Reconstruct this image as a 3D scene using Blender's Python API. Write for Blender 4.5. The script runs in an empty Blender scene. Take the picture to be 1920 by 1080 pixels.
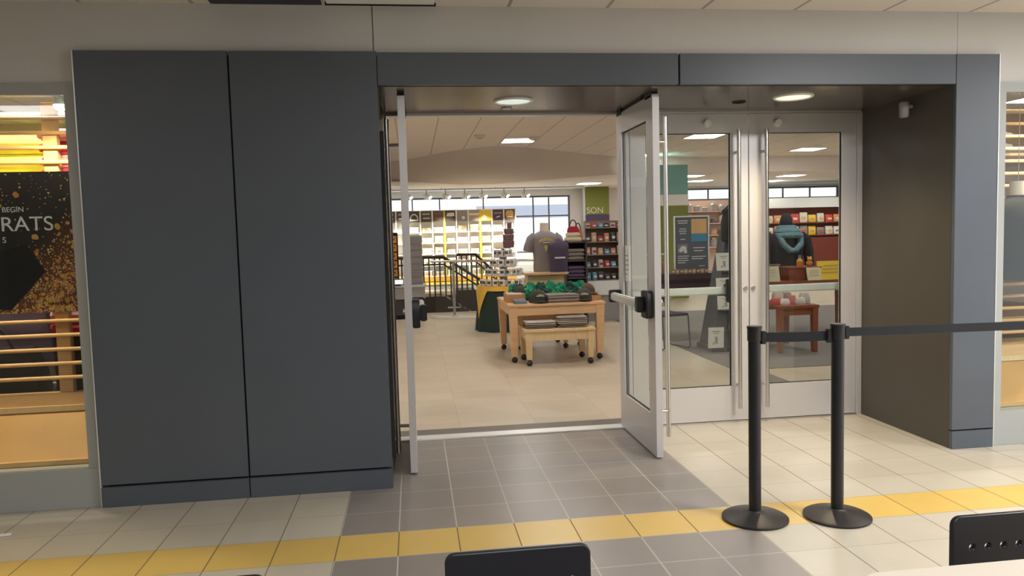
import bpy, bmesh, math, random
from mathutils import Vector, Matrix, noise
random.seed(7)
scene = bpy.context.scene
COL = scene.collection
PI = math.pi

# ------------------------------------------------------------------ camera
CAM = Vector((-0.2246, -4.6226, 1.536))
RT = Vector((0.9911963431, -0.1295757431, -0.0272017687))
UP = Vector((0.0361470196, 0.0671909272, 0.9970851379))
FW = Vector((0.1273703356, 0.9892904053, -0.0712831782))
FPX = 1422.7293
cam_d = bpy.data.cameras.new('camera')
cam = bpy.data.objects.new('camera', cam_d)
COL.objects.link(cam)
m = Matrix.Identity(4)
for r in range(3):
    m[r][0], m[r][1], m[r][2], m[r][3] = RT[r], UP[r], -FW[r], CAM[r]
cam.matrix_world = m
cam_d.sensor_width = 36.0
cam_d.lens = FPX / 1920 * 36
cam_d.clip_start = 0.05
cam_d.clip_end = 300
scene.camera = cam

# ------------------------------------------------------------------ world, view, large lights
scene.view_settings.view_transform = 'Standard'
scene.view_settings.look = 'None'
scene.view_settings.exposure = 0.33
scene.view_settings.gamma = 1.0
scene.view_settings.use_curve_mapping = False
scene.cycles.use_denoising = True
scene.cycles.max_bounces = 10
scene.cycles.transparent_max_bounces = 16
world = bpy.data.worlds.new('world')
scene.world = world
world.use_nodes = True
bgn = world.node_tree.nodes['Background']
bgn.inputs[0].default_value = (0.93, 0.97, 1.0, 1)
bgn.inputs[1].default_value = 1.7


def area_light(name, loc, sx, sy, power, color, rot=(0, 0, 0)):
    d = bpy.data.lights.new(name, 'AREA')
    d.shape = 'RECTANGLE'
    d.size, d.size_y = sx, sy
    d.energy = power
    d.color = color
    o = bpy.data.objects.new(name, d)
    COL.objects.link(o)
    o.location = loc
    o.rotation_euler = rot
    return o


def spot_light(name, loc, target, power, color, angle, blend=0.5, size=0.04):
    d = bpy.data.lights.new(name, 'SPOT')
    d.energy = power
    d.color = color
    d.spot_size = math.radians(angle)
    d.spot_blend = blend
    d.shadow_soft_size = size
    o = bpy.data.objects.new(name, d)
    COL.objects.link(o)
    o.location = loc
    o.rotation_euler = (Vector(target) - Vector(loc)).to_track_quat('-Z', 'Y').to_euler()
    return o


WARM = (1.0, 0.80, 0.55)
NEUT = (1.0, 0.93, 0.86)
HALL_Z = 2.905      # hall ceiling
STORE_Z = 3.2       # front ceiling of the shop
BACK_Z = 2.84       # back ceiling of the shop
HALL_FILL_LAMPS = ((3.4, -2.4, 110), (6.2, -2.4, 110), (0.4, -4.4, 60), (-3.6, -3.4, 20))  # unseen lamps added as hall fill, stronger towards the right
for _x, _y, _w in HALL_FILL_LAMPS:
    area_light('hall_fill_lamp', (_x, _y, HALL_Z - 0.03), 1.15, 0.55, _w * 0.92, (1.0, 0.98, 0.97))

# ------------------------------------------------------------------ materials
MATS = {}


def mat(name, color, rough=0.6, metal=0.0, spec=0.5, emit=None, estr=0.0, var=0.0, vscale=8.0, coat=0.0, bump=0.0, stretch=None):
    if name in MATS:
        return MATS[name]
    mt = bpy.data.materials.new(name)
    mt.use_nodes = True
    nt = mt.node_tree
    b = nt.nodes['Principled BSDF']
    b.inputs['Base Color'].default_value = (*color, 1)
    b.inputs['Roughness'].default_value = rough
    b.inputs['Metallic'].default_value = metal
    b.inputs['Specular IOR Level'].default_value = spec
    b.inputs['Coat Weight'].default_value = coat
    if emit:
        b.inputs['Emission Color'].default_value = (*emit, 1)
        b.inputs['Emission Strength'].default_value = estr
    if var or bump:
        tc = nt.nodes.new('ShaderNodeTexCoord')
        mp = nt.nodes.new('ShaderNodeMapping')
        if stretch:
            mp.inputs['Scale'].default_value = stretch
        nz = nt.nodes.new('ShaderNodeTexNoise')
        nz.inputs['Scale'].default_value = vscale
        nz.inputs['Detail'].default_value = 4
        nt.links.new(tc.outputs['Object'], mp.inputs[0])
        nt.links.new(mp.outputs[0], nz.inputs['Vector'])
        if var:
            rp = nt.nodes.new('ShaderNodeMapRange')
            rp.inputs['From Min'].default_value = 0.25
            rp.inputs['From Max'].default_value = 0.75
            rp.inputs['To Min'].default_value = 1 - var
            rp.inputs['To Max'].default_value = 1 + var
            nt.links.new(nz.outputs['Fac'], rp.inputs['Value'])
            mx = nt.nodes.new('ShaderNodeVectorMath')
            mx.operation = 'SCALE'
            mx.inputs[0].default_value = color
            nt.links.new(rp.outputs[0], mx.inputs['Scale'])
            nt.links.new(mx.outputs[0], b.inputs['Base Color'])
        if bump:
            bp = nt.nodes.new('ShaderNodeBump')
            bp.inputs['Strength'].default_value = bump
            bp.inputs['Distance'].default_value = 0.01
            nt.links.new(nz.outputs['Fac'], bp.inputs['Height'])
            nt.links.new(bp.outputs[0], b.inputs['Normal'])
    MATS[name] = mt
    return mt


class NT:
    """small helper to write node maths"""
    def __init__(self, name):
        self.mt = bpy.data.materials.new(name)
        self.mt.use_nodes = True
        self.t = self.mt.node_tree
        self.b = self.t.nodes['Principled BSDF']
        MATS[name] = self.mt

    def n(self, kind, **kw):
        nd = self.t.nodes.new(kind)
        for k, v in kw.items():
            setattr(nd, k, v)
        return nd

    def put(self, sock, v):
        if isinstance(v, bpy.types.NodeSocket):
            self.t.links.new(v, sock)
        else:
            sock.default_value = v

    def m(self, op, a, b=0.0, c=0.0):
        nd = self.n('ShaderNodeMath', operation=op)
        self.put(nd.inputs[0], a)
        self.put(nd.inputs[1], b)
        self.put(nd.inputs[2], c)
        return nd.outputs[0]

    def between(self, v, lo, hi):
        return self.m('MULTIPLY', self.m('GREATER_THAN', v, lo), self.m('LESS_THAN', v, hi))

    def mix(self, f, a, b):
        nd = self.n('ShaderNodeMix', data_type='RGBA')
        self.put(nd.inputs['Factor'], f)
        self.put(nd.inputs['A'], a if isinstance(a, bpy.types.NodeSocket) else (*a, 1))
        self.put(nd.inputs['B'], b if isinstance(b, bpy.types.NodeSocket) else (*b, 1))
        return nd.outputs['Result']

    def xyz(self):
        g = self.n('ShaderNodeNewGeometry')
        s = self.n('ShaderNodeSeparateXYZ')
        self.t.links.new(g.outputs['Position'], s.inputs[0])
        return s.outputs[0], s.outputs[1], s.outputs[2], g.outputs['Position']

    def grid(self, v, origin, size, w):
        f = self.m('FRACT', self.m('DIVIDE', self.m('SUBTRACT', v, origin), size))
        h = w / size / 2
        return self.m('MAXIMUM', self.m('LESS_THAN', f, h), self.m('GREATER_THAN', f, 1 - h))

    def cell(self, v, origin, size):
        return self.m('FLOOR', self.m('DIVIDE', self.m('SUBTRACT', v, origin), size))

    def rnd(self, a, b):
        c = self.n('ShaderNodeCombineXYZ')
        self.put(c.inputs[0], a)
        self.put(c.inputs[1], b)
        w = self.n('ShaderNodeTexWhiteNoise')
        self.t.links.new(c.outputs[0], w.inputs['Vector'])
        return w.outputs['Value']

    def scale(self, col, f):
        nd = self.n('ShaderNodeVectorMath', operation='SCALE')
        self.put(nd.inputs[0], col)
        self.put(nd.inputs['Scale'], f)
        return nd.outputs[0]


def hall_floor_mat():
    q = NT('hall_tile')
    x, y, z, pos = q.xyz()
    TX, OX, TY, OY = 0.3021, -0.652, 0.3065, -1.018
    inside = q.between(x, -0.652, 1.463)
    yellow = q.between(y, -1.018, -0.7115)
    r = q.rnd(q.cell(x, OX, TX), q.cell(y, OY, TY))
    base = q.mix(inside, (0.50, 0.46, 0.375), (0.25, 0.225, 0.205))
    base = q.mix(yellow, base, (0.62, 0.43, 0.12))
    nz = q.n('ShaderNodeTexNoise')
    nz.inputs['Scale'].default_value = 5.0
    nz.inputs['Detail'].default_value = 5.0
    q.t.links.new(pos, nz.inputs['Vector'])
    f = q.m('ADD', q.m('MULTIPLY', r, 0.09), q.m('MULTIPLY', nz.outputs['Fac'], 0.14))
    base = q.scale(base, q.m('ADD', f, 0.88))
    gx = q.grid(x, OX, TX, 0.0065)
    gy = q.grid(y, OY, TY, 0.0060)
    grout_x = q.mix(inside, (0.24, 0.19, 0.135), (0.46, 0.43, 0.38))
    grout_x = q.mix(yellow, grout_x, (0.20, 0.14, 0.06))
    grout_y = q.mix(inside, (0.38, 0.33, 0.26), (0.42, 0.39, 0.35))
    base = q.mix(gy, base, grout_y)
    base = q.mix(gx, base, grout_x)
    q.put(q.b.inputs['Base Color'], base)
    rg = 0.30
    q.put(q.b.inputs['Roughness'], q.m('MAXIMUM', rg, q.m('MULTIPLY', gx, 0.8)))
    q.b.inputs['Specular IOR Level'].default_value = 0.4
    return q.mt


def store_floor_mat():
    q = NT('store_tile')
    x, y, z, pos = q.xyz()
    r = q.rnd(q.cell(x, 0.1, 0.61), q.cell(y, 0.0, 0.305))
    nz = q.n('ShaderNodeTexNoise')
    nz.inputs['Scale'].default_value = 3.0
    nz.inputs['Detail'].default_value = 6.0
    q.t.links.new(pos, nz.inputs['Vector'])
    f = q.m('ADD', q.m('MULTIPLY', r, 0.12), q.m('MULTIPLY', nz.outputs['Fac'], 0.16))
    base = q.scale(q.mix(0.0, (0.51, 0.43, 0.325), (0, 0, 0)), q.m('ADD', f, 0.84))
    g = q.m('MAXIMUM', q.grid(x, 0.1, 0.61, 0.004), q.grid(y, 0.0, 0.305, 0.004))
    base = q.mix(g, base, (0.36, 0.28, 0.20))
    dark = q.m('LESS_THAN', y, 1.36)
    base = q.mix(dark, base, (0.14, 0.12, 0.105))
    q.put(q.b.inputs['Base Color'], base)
    q.b.inputs['Roughness'].default_value = 0.42
    q.b.inputs['Specular IOR Level'].default_value = 0.35
    return q.mt


def grid_ceiling_mat(name, col, line, ox, oy, size, w):
    q = NT(name)
    x, y, z, pos = q.xyz()
    g = q.m('MAXIMUM', q.grid(x, ox, size, w), q.grid(y, oy, size * 2, w * 0.5))
    nz = q.n('ShaderNodeTexNoise')
    nz.inputs['Scale'].default_value = 60.0
    q.t.links.new(pos, nz.inputs['Vector'])
    base = q.scale(q.mix(0.0, col, col), q.m('ADD', q.m('MULTIPLY', nz.outputs['Fac'], 0.1), 0.95))
    q.put(q.b.inputs['Base Color'], q.mix(g, base, line))
    q.b.inputs['Roughness'].default_value = 0.9
    return q.mt


def glass_mat(name, tint=(0.93, 0.96, 0.95), f0=0.035):
    mt = bpy.data.materials.new(name)
    mt.use_nodes = True
    nt = mt.node_tree
    nt.nodes.clear()
    out = nt.nodes.new('ShaderNodeOutputMaterial')
    tr = nt.nodes.new('ShaderNodeBsdfTransparent')
    tr.inputs[0].default_value = (*tint, 1)
    gl = nt.nodes.new('ShaderNodeBsdfGlossy')
    gl.inputs['Roughness'].default_value = 0.02
    ge = nt.nodes.new('ShaderNodeNewGeometry')
    dt = nt.nodes.new('ShaderNodeVectorMath')
    dt.operation = 'DOT_PRODUCT'
    nt.links.new(ge.outputs['Normal'], dt.inputs[0])
    nt.links.new(ge.outputs['Incoming'], dt.inputs[1])

    def mth(op, a, b):
        nd = nt.nodes.new('ShaderNodeMath')
        nd.operation = op
        for q_, v_ in zip(nd.inputs, (a, b)):
            if isinstance(v_, bpy.types.NodeSocket):
                nt.links.new(v_, q_)
            else:
                q_.default_value = v_
        return nd.outputs[0]
    ab = mth('ABSOLUTE', dt.outputs['Value'], 0)
    p5 = mth('POWER', mth('SUBTRACT', 1.0, ab), 5.0)
    sch = mth('ADD', mth('MULTIPLY', p5, 0.96), f0)     # Schlick reflectance of one face
    mx = nt.nodes.new('ShaderNodeMixShader')
    nt.links.new(sch, mx.inputs[0])
    nt.links.new(tr.outputs[0], mx.inputs[1])
    nt.links.new(gl.outputs[0], mx.inputs[2])
    nt.links.new(mx.outputs[0], out.inputs[0])
    MATS[name] = mt
    return mt


def poster_mat():
    q = NT('poster_print')
    tc = q.n('ShaderNodeTexCoord')
    s = q.n('ShaderNodeSeparateXYZ')
    q.t.links.new(tc.outputs['Object'], s.inputs[0])
    u, v = s.outputs[0], s.outputs[2]          # metres from the poster's lower right corner
    col = None
    acc = q.mix(0.0, (0.030, 0.022, 0.020), (0, 0, 0))
    # printed glitter: a loose band that runs down to the right, thickest along the bottom
    d = q.m('ADD', q.m('MULTIPLY', u, 1.05), q.m('MULTIPLY', v, -1.0))
    zone = q.n('ShaderNodeMapRange')
    q.put(zone.inputs['Value'], d)
    zone.inputs['From Min'].default_value = -0.62
    zone.inputs['From Max'].default_value = -0.25
    glow = q.m('MULTIPLY', zone.outputs[0], 0.8)
    acc = q.mix(glow, acc, (0.30, 0.085, 0.014))
    for sc, lim, cola, colb in ((34, 0.34, (0.62, 0.18, 0.025), (0.85, 0.48, 0.10)), (85, 0.28, (0.70, 0.26, 0.05), (0.95, 0.65, 0.25)), (140, 0.24, (0.9, 0.45, 0.2), (1, 0.85, 0.65))):
        vo = q.n('ShaderNodeTexVoronoi')
        vo.inputs['Scale'].default_value = sc
        q.t.links.new(tc.outputs['Object'], vo.inputs['Vector'])
        sp = q.n('ShaderNodeSeparateXYZ')
        q.t.links.new(vo.outputs['Color'], sp.inputs[0])
        keep = q.m('LESS_THAN', q.m('SUBTRACT', sp.outputs[0], 0.05), q.m('MULTIPLY', zone.outputs[0], 0.95))
        dot = q.m('MULTIPLY', q.m('LESS_THAN', vo.outputs['Distance'], q.m('MULTIPLY', sp.outputs[1], lim * 2.2)), keep)
        acc = q.mix(q.m('MULTIPLY', dot, 0.85), acc, q.mix(sp.outputs[2], cola, colb))
    q.put(q.b.inputs['Base Color'], acc)
    q.b.inputs['Roughness'].default_value = 0.3
    return q.mt


M_HALLFLOOR = hall_floor_mat()
M_STOREFLOOR = store_floor_mat()
M_HALLCEIL = grid_ceiling_mat('hall_ceiling_tile', (0.72, 0.66, 0.61), (0.40, 0.34, 0.30), 0.4, 0.04, 0.61, 0.022)
M_STORECEIL = grid_ceiling_mat('store_ceiling_tile', (0.93, 0.83, 0.75), (0.58, 0.49, 0.43), 0.2, 1.2, 0.61, 0.018)
M_GLASS = glass_mat('clear_glass')
M_RAILGLASS = glass_mat('rail_glass', (0.86, 0.9, 0.9))
M_WALL = mat('painted_wall', (0.585, 0.58, 0.565), 0.75, var=0.04, vscale=1.5)
M_STOREWALL = mat('store_wall_paint', (0.80, 0.76, 0.73), 0.8)
M_BULK = mat('bulkhead_paint', (0.74, 0.64, 0.57), 0.8)
M_BACKCEIL = mat('back_ceiling_paint', (0.86, 0.81, 0.77), 0.9)
M_PANEL = mat('portal_panel_paint', (0.088, 0.104, 0.128), 0.40, spec=0.5, var=0.05, vscale=2)
M_SOFFIT = mat('portal_soffit_paint', (0.090, 0.078, 0.073), 0.17, spec=0.5)
M_REVEAL = mat('portal_reveal_paint', (0.080, 0.072, 0.062), 0.4, spec=0.4)
M_JOINT = mat('joint_black', (0.006, 0.006, 0.007), 0.8)
M_FRAME = mat('window_frame_paint', (0.36, 0.38, 0.37), 0.45)
M_EDGE = mat('bright_edge_trim', (0.80, 0.80, 0.79), 0.35, 0.5)
M_ALU = mat('anodised_aluminium', (0.66, 0.65, 0.66), 0.38, 0.35, var=0.02, vscale=3)
M_STEEL = mat('brushed_steel', (0.66, 0.63, 0.60), 0.28, 1.0)
M_PUSH = mat('push_bar_metal', (0.72, 0.72, 0.70), 0.4, 0.5)
M_BLACKP = mat('black_plastic', (0.012, 0.013, 0.016), 0.4)
M_GASKET = mat('black_gasket', (0.012, 0.012, 0.012), 0.7)
M_POST = mat('stanchion_black', (0.012, 0.013, 0.017), 0.38)
M_BASE = mat('stanchion_base_black', (0.022, 0.020, 0.020), 0.42)
M_BELT = mat('belt_webbing', (0.010, 0.011, 0.015), 0.85)
M_CHAIR = mat('chair_plastic_navy', (0.014, 0.015, 0.021), 0.38)
M_TABLETOP = mat('cafe_table_laminate', (0.62, 0.57, 0.48), 0.4)
M_MAPLE = mat('maple_wood', (0.70, 0.44, 0.235), 0.42, var=0.10, vscale=6, stretch=(1, 1, 8))
M_PALEMAPLE = mat('pale_maple_wood', (0.72, 0.53, 0.29), 0.42, var=0.08, vscale=6, stretch=(8, 1, 1))
M_SLAT = mat('slat_wood', (0.68, 0.42, 0.20), 0.4, var=0.08, vscale=9, stretch=(1, 6, 6))
M_PLINTH = mat('plinth_wood', (0.55, 0.30, 0.09), 0.5, var=0.05, vscale=5)
M_REDWOOD = mat('cherry_wood', (0.26, 0.072, 0.028), 0.4, var=0.12, vscale=6)
M_REDWALL = mat('oxblood_panel', (0.20, 0.035, 0.022), 0.6)
M_CARPET = mat('grey_carpet', (0.20, 0.18, 0.165), 0.95, var=0.12, vscale=90)
M_DARKBROWN = mat('dark_stair_paint', (0.055, 0.038, 0.032), 0.55)
M_GREEN = mat('olive_green_paint', (0.19, 0.21, 0.035), 0.7)
M_TEAL = mat('teal_paint', (0.20, 0.40, 0.36), 0.7)
M_WHITE = mat('white_paint', (0.80, 0.80, 0.78), 0.6)
M_PAPER = mat('white_paper', (0.78, 0.78, 0.72), 0.7)
M_GREYTXT = mat('grey_print', (0.25, 0.25, 0.26), 0.7)
M_LIGHTTXT = mat('light_print', (0.70, 0.70, 0.70), 0.7)
M_LAMP = mat('troffer_diffuser', (0.9, 0.9, 0.9), 0.5, emit=(1.0, 0.95, 0.89), estr=24.0)
M_SPOTLENS = mat('spot_lens_lit', (0.9, 0.9, 0.9), 0.5, emit=(1.0, 0.93, 0.8), estr=14.0)
M_DOWNW = mat('downlight_warm_lens', (0.9, 0.9, 0.8), 0.5, emit=(1.0, 0.82, 0.52), estr=1.0)
M_DOWNC = mat('downlight_cool_lens', (0.8, 0.9, 0.88), 0.3, emit=(0.85, 1.0, 0.95), estr=0.45)
M_GREY = mat('grey_laminate', (0.30, 0.29, 0.28), 0.6)
M_SLATE = mat('slate_print', (0.10, 0.115, 0.14), 0.6)
M_MUG = mat('mug_ceramic', (0.72, 0.70, 0.67), 0.25)
M_MUGPRINT = mat('mug_print', (0.10, 0.06, 0.05), 0.4)
M_YELLOWCLOTH = mat('yellow_cloth', (0.72, 0.45, 0.07), 0.85, var=0.06, vscale=12)
M_GREENCLOTH = mat('dark_green_cloth', (0.016, 0.035, 0.028), 0.9)
M_TEE = mat('grey_marl_cotton', (0.22, 0.20, 0.205), 0.9, var=0.06, vscale=60)
M_PURPLE = mat('plum_cotton', (0.075, 0.055, 0.10), 0.9)
M_SKINFORM = mat('form_plaster', (0.72, 0.60, 0.48), 0.6)
M_GOLDTXT = mat('gold_print', (0.62, 0.47, 0.16), 0.7)
M_FUZZ = mat('emerald_knit', (0.010, 0.22, 0.115), 0.75, var=0.5, vscale=22, bump=0.6)
M_FUZZD = mat('deep_green_knit', (0.008, 0.07, 0.048), 0.8, var=0.4, vscale=22, bump=0.6)
M_CAP = mat('olive_cap_cotton', (0.038, 0.042, 0.033), 0.85)
M_CAPB = mat('brown_cap_cotton', (0.10, 0.055, 0.032), 0.85)
M_CAPLOGO = mat('cap_logo_cream', (0.42, 0.37, 0.26), 0.8)
M_CROSS = mat('crate_wood', (0.46, 0.24, 0.11), 0.6, var=0.15, vscale=12)

# ------------------------------------------------------------------ mesh helpers


class MB:
    def __init__(self):
        self.bm = bmesh.new()

    def quad(self, pts):
        vs = [self.bm.verts.new(p) for p in pts]
        self.bm.faces.new(vs)
        return self

    def box(self, x0, x1, y0, y1, z0, z1):
        c = [(x, y, z) for z in (z0, z1) for y in (y0, y1) for x in (x0, x1)]
        v = [self.bm.verts.new(p) for p in c]
        for f in ((0, 2, 3, 1), (4, 5, 7, 6), (0, 1, 5, 4), (1, 3, 7, 5), (3, 2, 6, 7), (2, 0, 4, 6)):
            self.bm.faces.new([v[i] for i in f])
        return self

    def taper(self, c0, s0, c1, s1):
        """box from centre c0 half-size s0 (bottom) to c1, s1 (top)"""
        v = []
        for c, s in ((c0, s0), (c1, s1)):
            for dy in (-1, 1):
                for dx in (-1, 1):
                    v.append(self.bm.verts.new((c[0] + dx * s[0], c[1] + dy * s[1], c[2])))
        for f in ((0, 2, 3, 1), (4, 5, 7, 6), (0, 1, 5, 4), (1, 3, 7, 5), (3, 2, 6, 7), (2, 0, 4, 6)):
            self.bm.faces.new([v[i] for i in f])
        return self

    def loft(self, rings, cap=True, close=True):
        R = [[self.bm.verts.new(p) for p in ring] for ring in rings]
        n = len(R[0])
        for a, b in zip(R, R[1:]):
            for i in range(n if close else n - 1):
                j = (i + 1) % n
                self.bm.faces.new((a[i], a[j], b[j], b[i]))
        if cap and close:
            self.bm.faces.new(list(reversed(R[0])))
            self.bm.faces.new(R[-1])
        return self

    def cyl(self, p0, p1, r0, r1=None, seg=20):
        r1 = r0 if r1 is None else r1
        p0, p1 = Vector(p0), Vector(p1)
        d = (p1 - p0).normalized()
        a = d.orthogonal().normalized()
        b = d.cross(a)
        rings = []
        for p, r in ((p0, r0), (p1, r1)):
            rings.append([p + (a * math.cos(t) + b * math.sin(t)) * r for t in [2 * PI * i / seg for i in range(seg)]])
        return self.loft(rings)

    def tube(self, pts, r, seg=10, close=False):
        pts = [Vector(p) for p in pts]
        rings = []
        a = None
        for i, p in enumerate(pts):
            d = (pts[min(i + 1, len(pts) - 1)] - pts[max(i - 1, 0)]).normalized()
            if a is None:
                a = d.orthogonal().normalized()
            else:
                a = (a - d * a.dot(d)).normalized()
            b = d.cross(a)
            rr = r[i] if isinstance(r, (list, tuple)) else r
            rings.append([p + (a * math.cos(t) + b * math.sin(t)) * rr for t in [2 * PI * k / seg for k in range(seg)]])
        return self.loft(rings)

    def lathe(self, prof, c=(0, 0, 0), seg=28, a0=0.0, a1=None):
        rings = [[(c[0] + r * math.cos(2 * PI * i / seg), c[1] + r * math.sin(2 * PI * i / seg), c[2] + z) for i in range(seg)] for r, z in prof]
        return self.loft(rings)

    def ell(self, c, rx, ry, rz, seg=18, rows=10, lump=0.0, seed=0):
        rings = []
        for k in range(1, rows):
            t = PI * k / rows
            ring = []
            for i in range(seg):
                f = 2 * PI * i / seg
                d = Vector((math.sin(t) * math.cos(f), math.sin(t) * math.sin(f), -math.cos(t)))
                s = 1.0
                if lump:
                    s += lump * noise.noise(d * 2.2 + Vector((seed * 3.1, seed, 0)))
                    s += lump * 0.55 * noise.noise(d * 5.0 + Vector((seed * 1.7, 0, seed)))
                ring.append((c[0] + d.x * rx * s, c[1] + d.y * ry * s, c[2] + d.z * rz * s))
            rings.append(ring)
        return self.loft(rings)

    def torus(self, c, R, r, seg=32, sub=10, axis='z', squash=1.0):
        rings = []
        for i in range(seg + 1):
            a = 2 * PI * i / seg
            ring = []
            for k in range(sub):
                b = 2 * PI * k / sub
                rad = R + r * math.cos(b)
                p = (rad * math.cos(a), rad * math.sin(a) * squash, r * math.sin(b))
                if axis == 'y':
                    p = (p[0], p[2], p[1])
                ring.append((c[0] + p[0], c[1] + p[1], c[2] + p[2]))
            rings.append(ring)
        return self.loft(rings, cap=False)

    def prism(self, poly, axis, a, b):
        """2D polygon extruded; axis 'y': poly in (x,z); 'x': (y,z); 'z': (x,y)"""
        def P(p, t):
            return (p[0], t, p[1]) if axis == 'y' else (t, p[0], p[1]) if axis == 'x' else (p[0], p[1], t)
        return self.loft([[P(p, a) for p in poly], [P(p, b) for p in poly]])

    def move(self, M_):
        bmesh.ops.transform(self.bm, matrix=M_, verts=self.bm.verts)
        return self

    def build(self, name, mt, parent=None, bevel=0.0, sharp=35, kind=None, label=None, segs=2):
        bm = self.bm
        bmesh.ops.remove_doubles(bm, verts=bm.verts, dist=1e-6)
        bmesh.ops.recalc_face_normals(bm, faces=bm.faces)
        if bevel:
            es = [e for e in bm.edges if len(e.link_faces) == 2 and e.calc_face_angle(0) > math.radians(40)]
            bmesh.ops.bevel(bm, geom=es, offset=bevel, segments=segs, affect='EDGES', clamp_overlap=True)
        for f in bm.faces:
            f.smooth = True
        for e in bm.edges:
            if len(e.link_faces) != 2 or e.calc_face_angle(0) > math.radians(sharp):
                e.smooth = False
        me = bpy.data.meshes.new(name)
        bm.to_mesh(me)
        bm.free()
        me.materials.append(mt)
        o = bpy.data.objects.new(name, me)
        COL.objects.link(o)
        if parent is not None:
            o.parent = parent
        if kind:
            o['kind'] = kind
        if label:
            o['label'] = label
        return o


def bx(*a):
    return MB().box(*a)


def thing(name, label, cat, loc=(0, 0, 0), rz=0.0, group=None, kind=None):
    o = bpy.data.objects.new(name, None)
    o.empty_display_size = 0.05
    COL.objects.link(o)
    o.location = loc
    o.rotation_euler = (0, 0, rz)
    tag(o, label, cat, group, kind)
    return o


def tag(o, label, cat, group=None, kind=None):
    o['label'] = label
    o['category'] = cat
    if group:
        o['group'] = group
    if kind:
        o['kind'] = kind
    return o


def struct(o, label, cat):
    o['label'] = label
    o['category'] = cat
    o['kind'] = 'structure'
    return o


def dup(root, loc, rz, label, group=None, scale=None):
    r = root.copy()
    COL.objects.link(r)
    r.location = loc
    r.rotation_euler = (0, 0, rz)
    r['label'] = label
    if group:
        r['group'] = group
    if scale:
        r.scale = scale
    for ch in list(root.children):
        c = ch.copy()
        COL.objects.link(c)
        c.parent = r
        for g in list(ch.children):
            d = g.copy()
            COL.objects.link(d)
            d.parent = c
    return r


def text(name, s, size, mt, parent, loc, rot=(PI / 2, 0, 0), ext=0.0008, align='LEFT', sx=1.0):
    cu = bpy.data.curves.new(name, 'FONT')
    cu.body = s
    cu.size = size
    cu.extrude = ext
    cu.align_x = align
    o = bpy.data.objects.new(name, cu)
    COL.objects.link(o)
    dg = bpy.context.evaluated_depsgraph_get()
    me = bpy.data.meshes.new_from_object(o.evaluated_get(dg))
    bpy.data.objects.remove(o)
    bpy.data.curves.remove(cu)
    me.name = name
    me.materials.clear()
    me.materials.append(mt)
    r = bpy.data.objects.new(name, me)
    COL.objects.link(r)
    r.parent = parent
    r.location = loc
    r.rotation_euler = rot
    r.scale = (sx, 1, 1)
    return r


def plate_with_holes(name, mt, outline, holes, thick, parent, bevel=0.004):
    """flat plate in the xz plane, with round holes cut right through"""
    cu = bpy.data.curves.new(name, 'CURVE')
    cu.dimensions = '2D'
    cu.fill_mode = 'BOTH'
    cu.extrude = thick / 2
    cu.bevel_depth = bevel
    cu.bevel_resolution = 2

    def poly(pts):
        sp = cu.splines.new('POLY')
        sp.points.add(len(pts) - 1)
        for p, q in zip(sp.points, pts):
            p.co = (q[0], q[1], 0, 1)
        sp.use_cyclic_u = True
    poly(outline)
    for cx, cz, r in holes:
        poly([(cx + r * math.cos(2 * PI * i / 16), cz + r * math.sin(2 * PI * i / 16)) for i in range(16)])
    o = bpy.data.objects.new(name, cu)
    COL.objects.link(o)
    dg = bpy.context.evaluated_depsgraph_get()
    me = bpy.data.meshes.new_from_object(o.evaluated_get(dg))
    bpy.data.objects.remove(o)
    bpy.data.curves.remove(cu)
    me.transform(Matrix.Rotation(PI / 2, 4, 'X'))
    me.name = name
    me.materials.clear()
    me.materials.append(mt)
    r = bpy.data.objects.new(name, me)
    COL.objects.link(r)
    r.parent = parent
    return r


def rrect(x0, x1, z0, z1, r, n=6):
    pts = []
    for cx, cz, a in ((x1 - r, z0 + r, -90), (x1 - r, z1 - r, 0), (x0 + r, z1 - r, 90), (x0 + r, z0 + r, 180)):
        for i in range(n + 1):
            t = math.radians(a + 90 * i / n)
            pts.append((cx + r * math.cos(t), cz + r * math.sin(t)))
    return pts


ORD = 'first second third fourth fifth sixth seventh eighth ninth tenth eleventh twelfth thirteenth fourteenth fifteenth sixteenth seventeenth eighteenth'.split()

# ================================================================== SETTING
PX0, PX1 = -2.079, -0.400      # left pylon of the portal
OX1 = 3.333                    # right side of the portal opening
PX3 = 3.643                    # outer edge of the right column
PH, SH = 2.631, 2.435          # portal height, soffit height
DY = 1.05                      # front face of the closed doors

o = MB().quad([(-9, -11, 0), (11, -11, 0), (11, 1.10, 0), (-9, 1.10, 0)]).build('floor', M_HALLFLOOR)
struct(o, 'hall floor of cream and grey tiles with a yellow stripe', 'floor')
# shop floor with an opening for the stairwell
WELL = (-1.8, 4.2, 10.6, 15.0)
f = MB()
for x0, x1, y0, y1 in ((-6, 16, 1.10, WELL[2]), (-6, WELL[0], WELL[2], WELL[3]), (WELL[1], 16, WELL[2], WELL[3]), (-6, 16, WELL[3], 18)):
    f.quad([(x0, y0, 0), (x1, y0, 0), (x1, y1, 0), (x0, y1, 0)])
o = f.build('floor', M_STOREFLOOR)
struct(o, 'beige stone-look shop floor beyond the doors', 'floor')
f = MB()
for x0, x1, y0, y1 in ((3.17, 3.42, 1.3, 3.1), (3.17, 15.9, 3.1, 9.0)):
    f.box(x0, x1, y0, y1, 0.0, 0.006)
o = f.build('floor', M_CARPET)
struct(o, 'grey carpet area behind the closed glass doors', 'floor')

o = bx(-9, 11, -9.0, 0.06, HALL_Z, HALL_Z + 0.1).build('ceiling', M_HALLCEIL)
struct(o, 'pale tiled hall ceiling above the shopfront', 'ceiling')

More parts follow.
